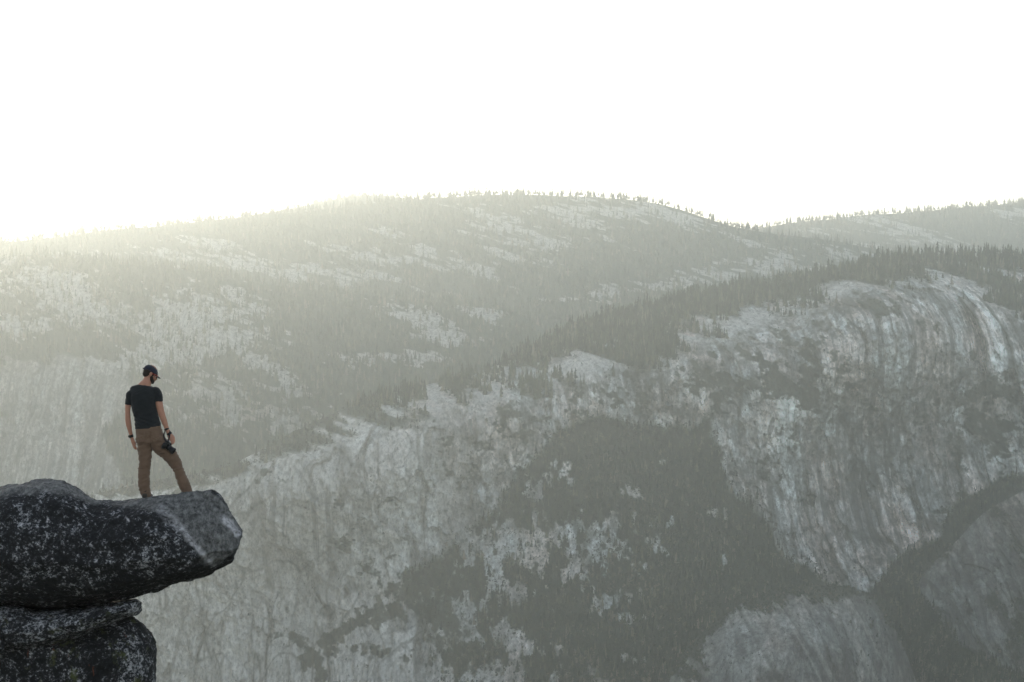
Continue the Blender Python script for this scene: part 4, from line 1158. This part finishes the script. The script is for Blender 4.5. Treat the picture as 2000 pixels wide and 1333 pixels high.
for sx in (-1, 1):
    G2 = Solid(); G2.ell((sx * .034, .1, -.004), (.026, .005, .017), n=16); G2.xform(HM, HC, 0); G2.object("lens", M_lens, gl)
# watch and wristbands
Wt = Solid(); Wt.tube([(q(228, 706, .027), 19 * k, .028), (q(231, 718, .03), 19.5 * k, .028), (q(234, 728, .032), 19 * k, .027)], 20, flat=True); wt = Wt.object("watch", M_black, man)
Wd = Solid(); Wd.ell(q(215, 719, .01), (.010, .017, .017), n=16); Wd.object("dial", M_metal, wt)
for (x0, y0, x1, y1) in ((519, 652, 527, 666), (540, 688, 552, 704)):
    Wb = Solid(); Wb.tube([(q(x0, y0, .012), 21 * k, .034), (q((x0 + x1) / 2, (y0 + y1) / 2, .013), 21.5 * k, .034), (q(x1, y1, .014), 21 * k, .033)], 20, flat=True); Wb.object("wristband", M_black, man)

# ------------------------------------------------------------------ the camera in his hand
el = np.array([.80, -.22, -.60]); el /= np.linalg.norm(el)              # lens axis
ew = np.array([.34, .90, .12]); ew -= el * (ew @ el); ew /= np.linalg.norm(ew)
eh = np.cross(el, ew); eh = eh if eh[2] > 0 else -eh
cam_c = q(527, 786, -.085)
holder = bpy.data.objects.new("photo_camera", None); COL.objects.link(holder); holder.location = (root_p + cam_c).tolist()
set_meta(holder, "black camera with a stubby lens hanging from the man's right hand", "camera")
CM = np.stack([ew, el, eh], 1) * 1.14
def boxy(w, d, h, c, bev):
    bmx = bmesh.new(); bmesh.ops.create_cube(bmx, size=1)
    for v in bmx.verts: v.co = Vector((v.co.x * w + c[0], v.co.y * d + c[1], v.co.z * h + c[2]))
    bmesh.ops.bevel(bmx, geom=list(bmx.edges), offset=bev, segments=3, affect='EDGES')
    return bmx
def cam_part(name, bmx, mat, parent=holder):
    for v in bmx.verts: v.co = Vector(CM @ np.array(v.co))
    me = bpy.data.meshes.new(name); bmx.to_mesh(me); bmx.free(); me.materials.append(mat)
    me.polygons.foreach_set("use_smooth", np.ones(len(me.polygons), bool))
    o = bpy.data.objects.new(name, me); COL.objects.link(o); o.parent = parent
    return o
cb = cam_part("body", boxy(.125, .042, .082, (0, 0, 0), .010), M_black)
cam_part("grip", boxy(.030, .034, .074, (.058, .024, -.002), .011), M_black)
cam_part("viewfinder", boxy(.042, .044, .026, (-.004, -.002, .050), .008), M_black)
def lathe(prof, n=36, c=(0, 0)):
    R = np.array([[(c[0] + r * math.cos(a), y, c[1] + r * math.sin(a)) for a in np.linspace(0, 6.28318, n, endpoint=False)] for y, r in prof])
    s_ = Solid(); s_.rings(R); me = s_.mesh("t"); bmx = bmesh.new(); bmx.from_mesh(me); bpy.data.meshes.remove(me); return bmx
ln = cam_part("lens", lathe([(.018, .030), (.026, .034), (.040, .034), (.041, .036), (.066, .036), (.067, .034), (.074, .034), (.075, .037), (.104, .038), (.106, .040), (.128, .043), (.129, .040), (.110, .034)]), M_metal)
cam_part("front_element", lathe([(.112, .030), (.116, .024), (.118, .012), (.1185, .002)]), M_lens, ln)
cam_part("dial", lathe([(-.012, .0), (-.012, .009), (.0, .010), (.008, .010)], 20, (.044, .047)), M_silver)
sp = Solid()
sp.tube([(q(512, 676, .0) - cam_c, .010, .003), (q(508, 705, -.05) - cam_c, .011, .003), (q(520, 740, -.08) - cam_c, .011, .003), (q(533, 764, -.09) - cam_c, .010, .003)], 10, ref=(0, 1, 0), square=4)
sp.tube([(q(545, 668, .02) - cam_c, .009, .003), (q(552, 700, -.02) - cam_c, .010, .003), (q(548, 740, -.06) - cam_c, .010, .003), (q(542, 768, -.085) - cam_c, .009, .003)], 10, ref=(0, 1, 0), square=4)
so = sp.object("strap", M_black, holder)

# ------------------------------------------------------------------ haze
zmax = max(float(l["pos"][..., 2].max()) for l in layers.values()) + 70
hx0, hx1, hy0, hy1, hz0, hz1 = -11500, 11500, -4000, 14000, FLOOR_Z - 8.5, zmax
hv = [(x, y, z) for z in (hz0, hz1) for y in (hy0, hy1) for x in (hx0, hx1)]
hf = np.array([(0, 2, 3, 1), (4, 5, 7, 6), (0, 1, 5, 4), (2, 6, 7, 3), (0, 4, 6, 2), (1, 3, 7, 5)])
M_haze = bpy.data.materials.new("haze"); M_haze.use_nodes = True
hn = M_haze.node_tree; hn.nodes.clear()
ho = hn.nodes.new("ShaderNodeOutputMaterial"); pv = hn.nodes.new("ShaderNodeVolumePrincipled")
pv.inputs["Color"].default_value = (*HAZE_COLOR, 1); pv.inputs["Density"].default_value = HAZE_DENSITY
pv.inputs["Anisotropy"].default_value = HAZE_G
hn.links.new(pv.outputs[0], ho.inputs["Volume"])
haze = mesh_from("haze", hv, hf, M_haze, smooth=False)
set_meta(haze, "pale sunlit haze filling the valley air", "haze", kind='stuff')
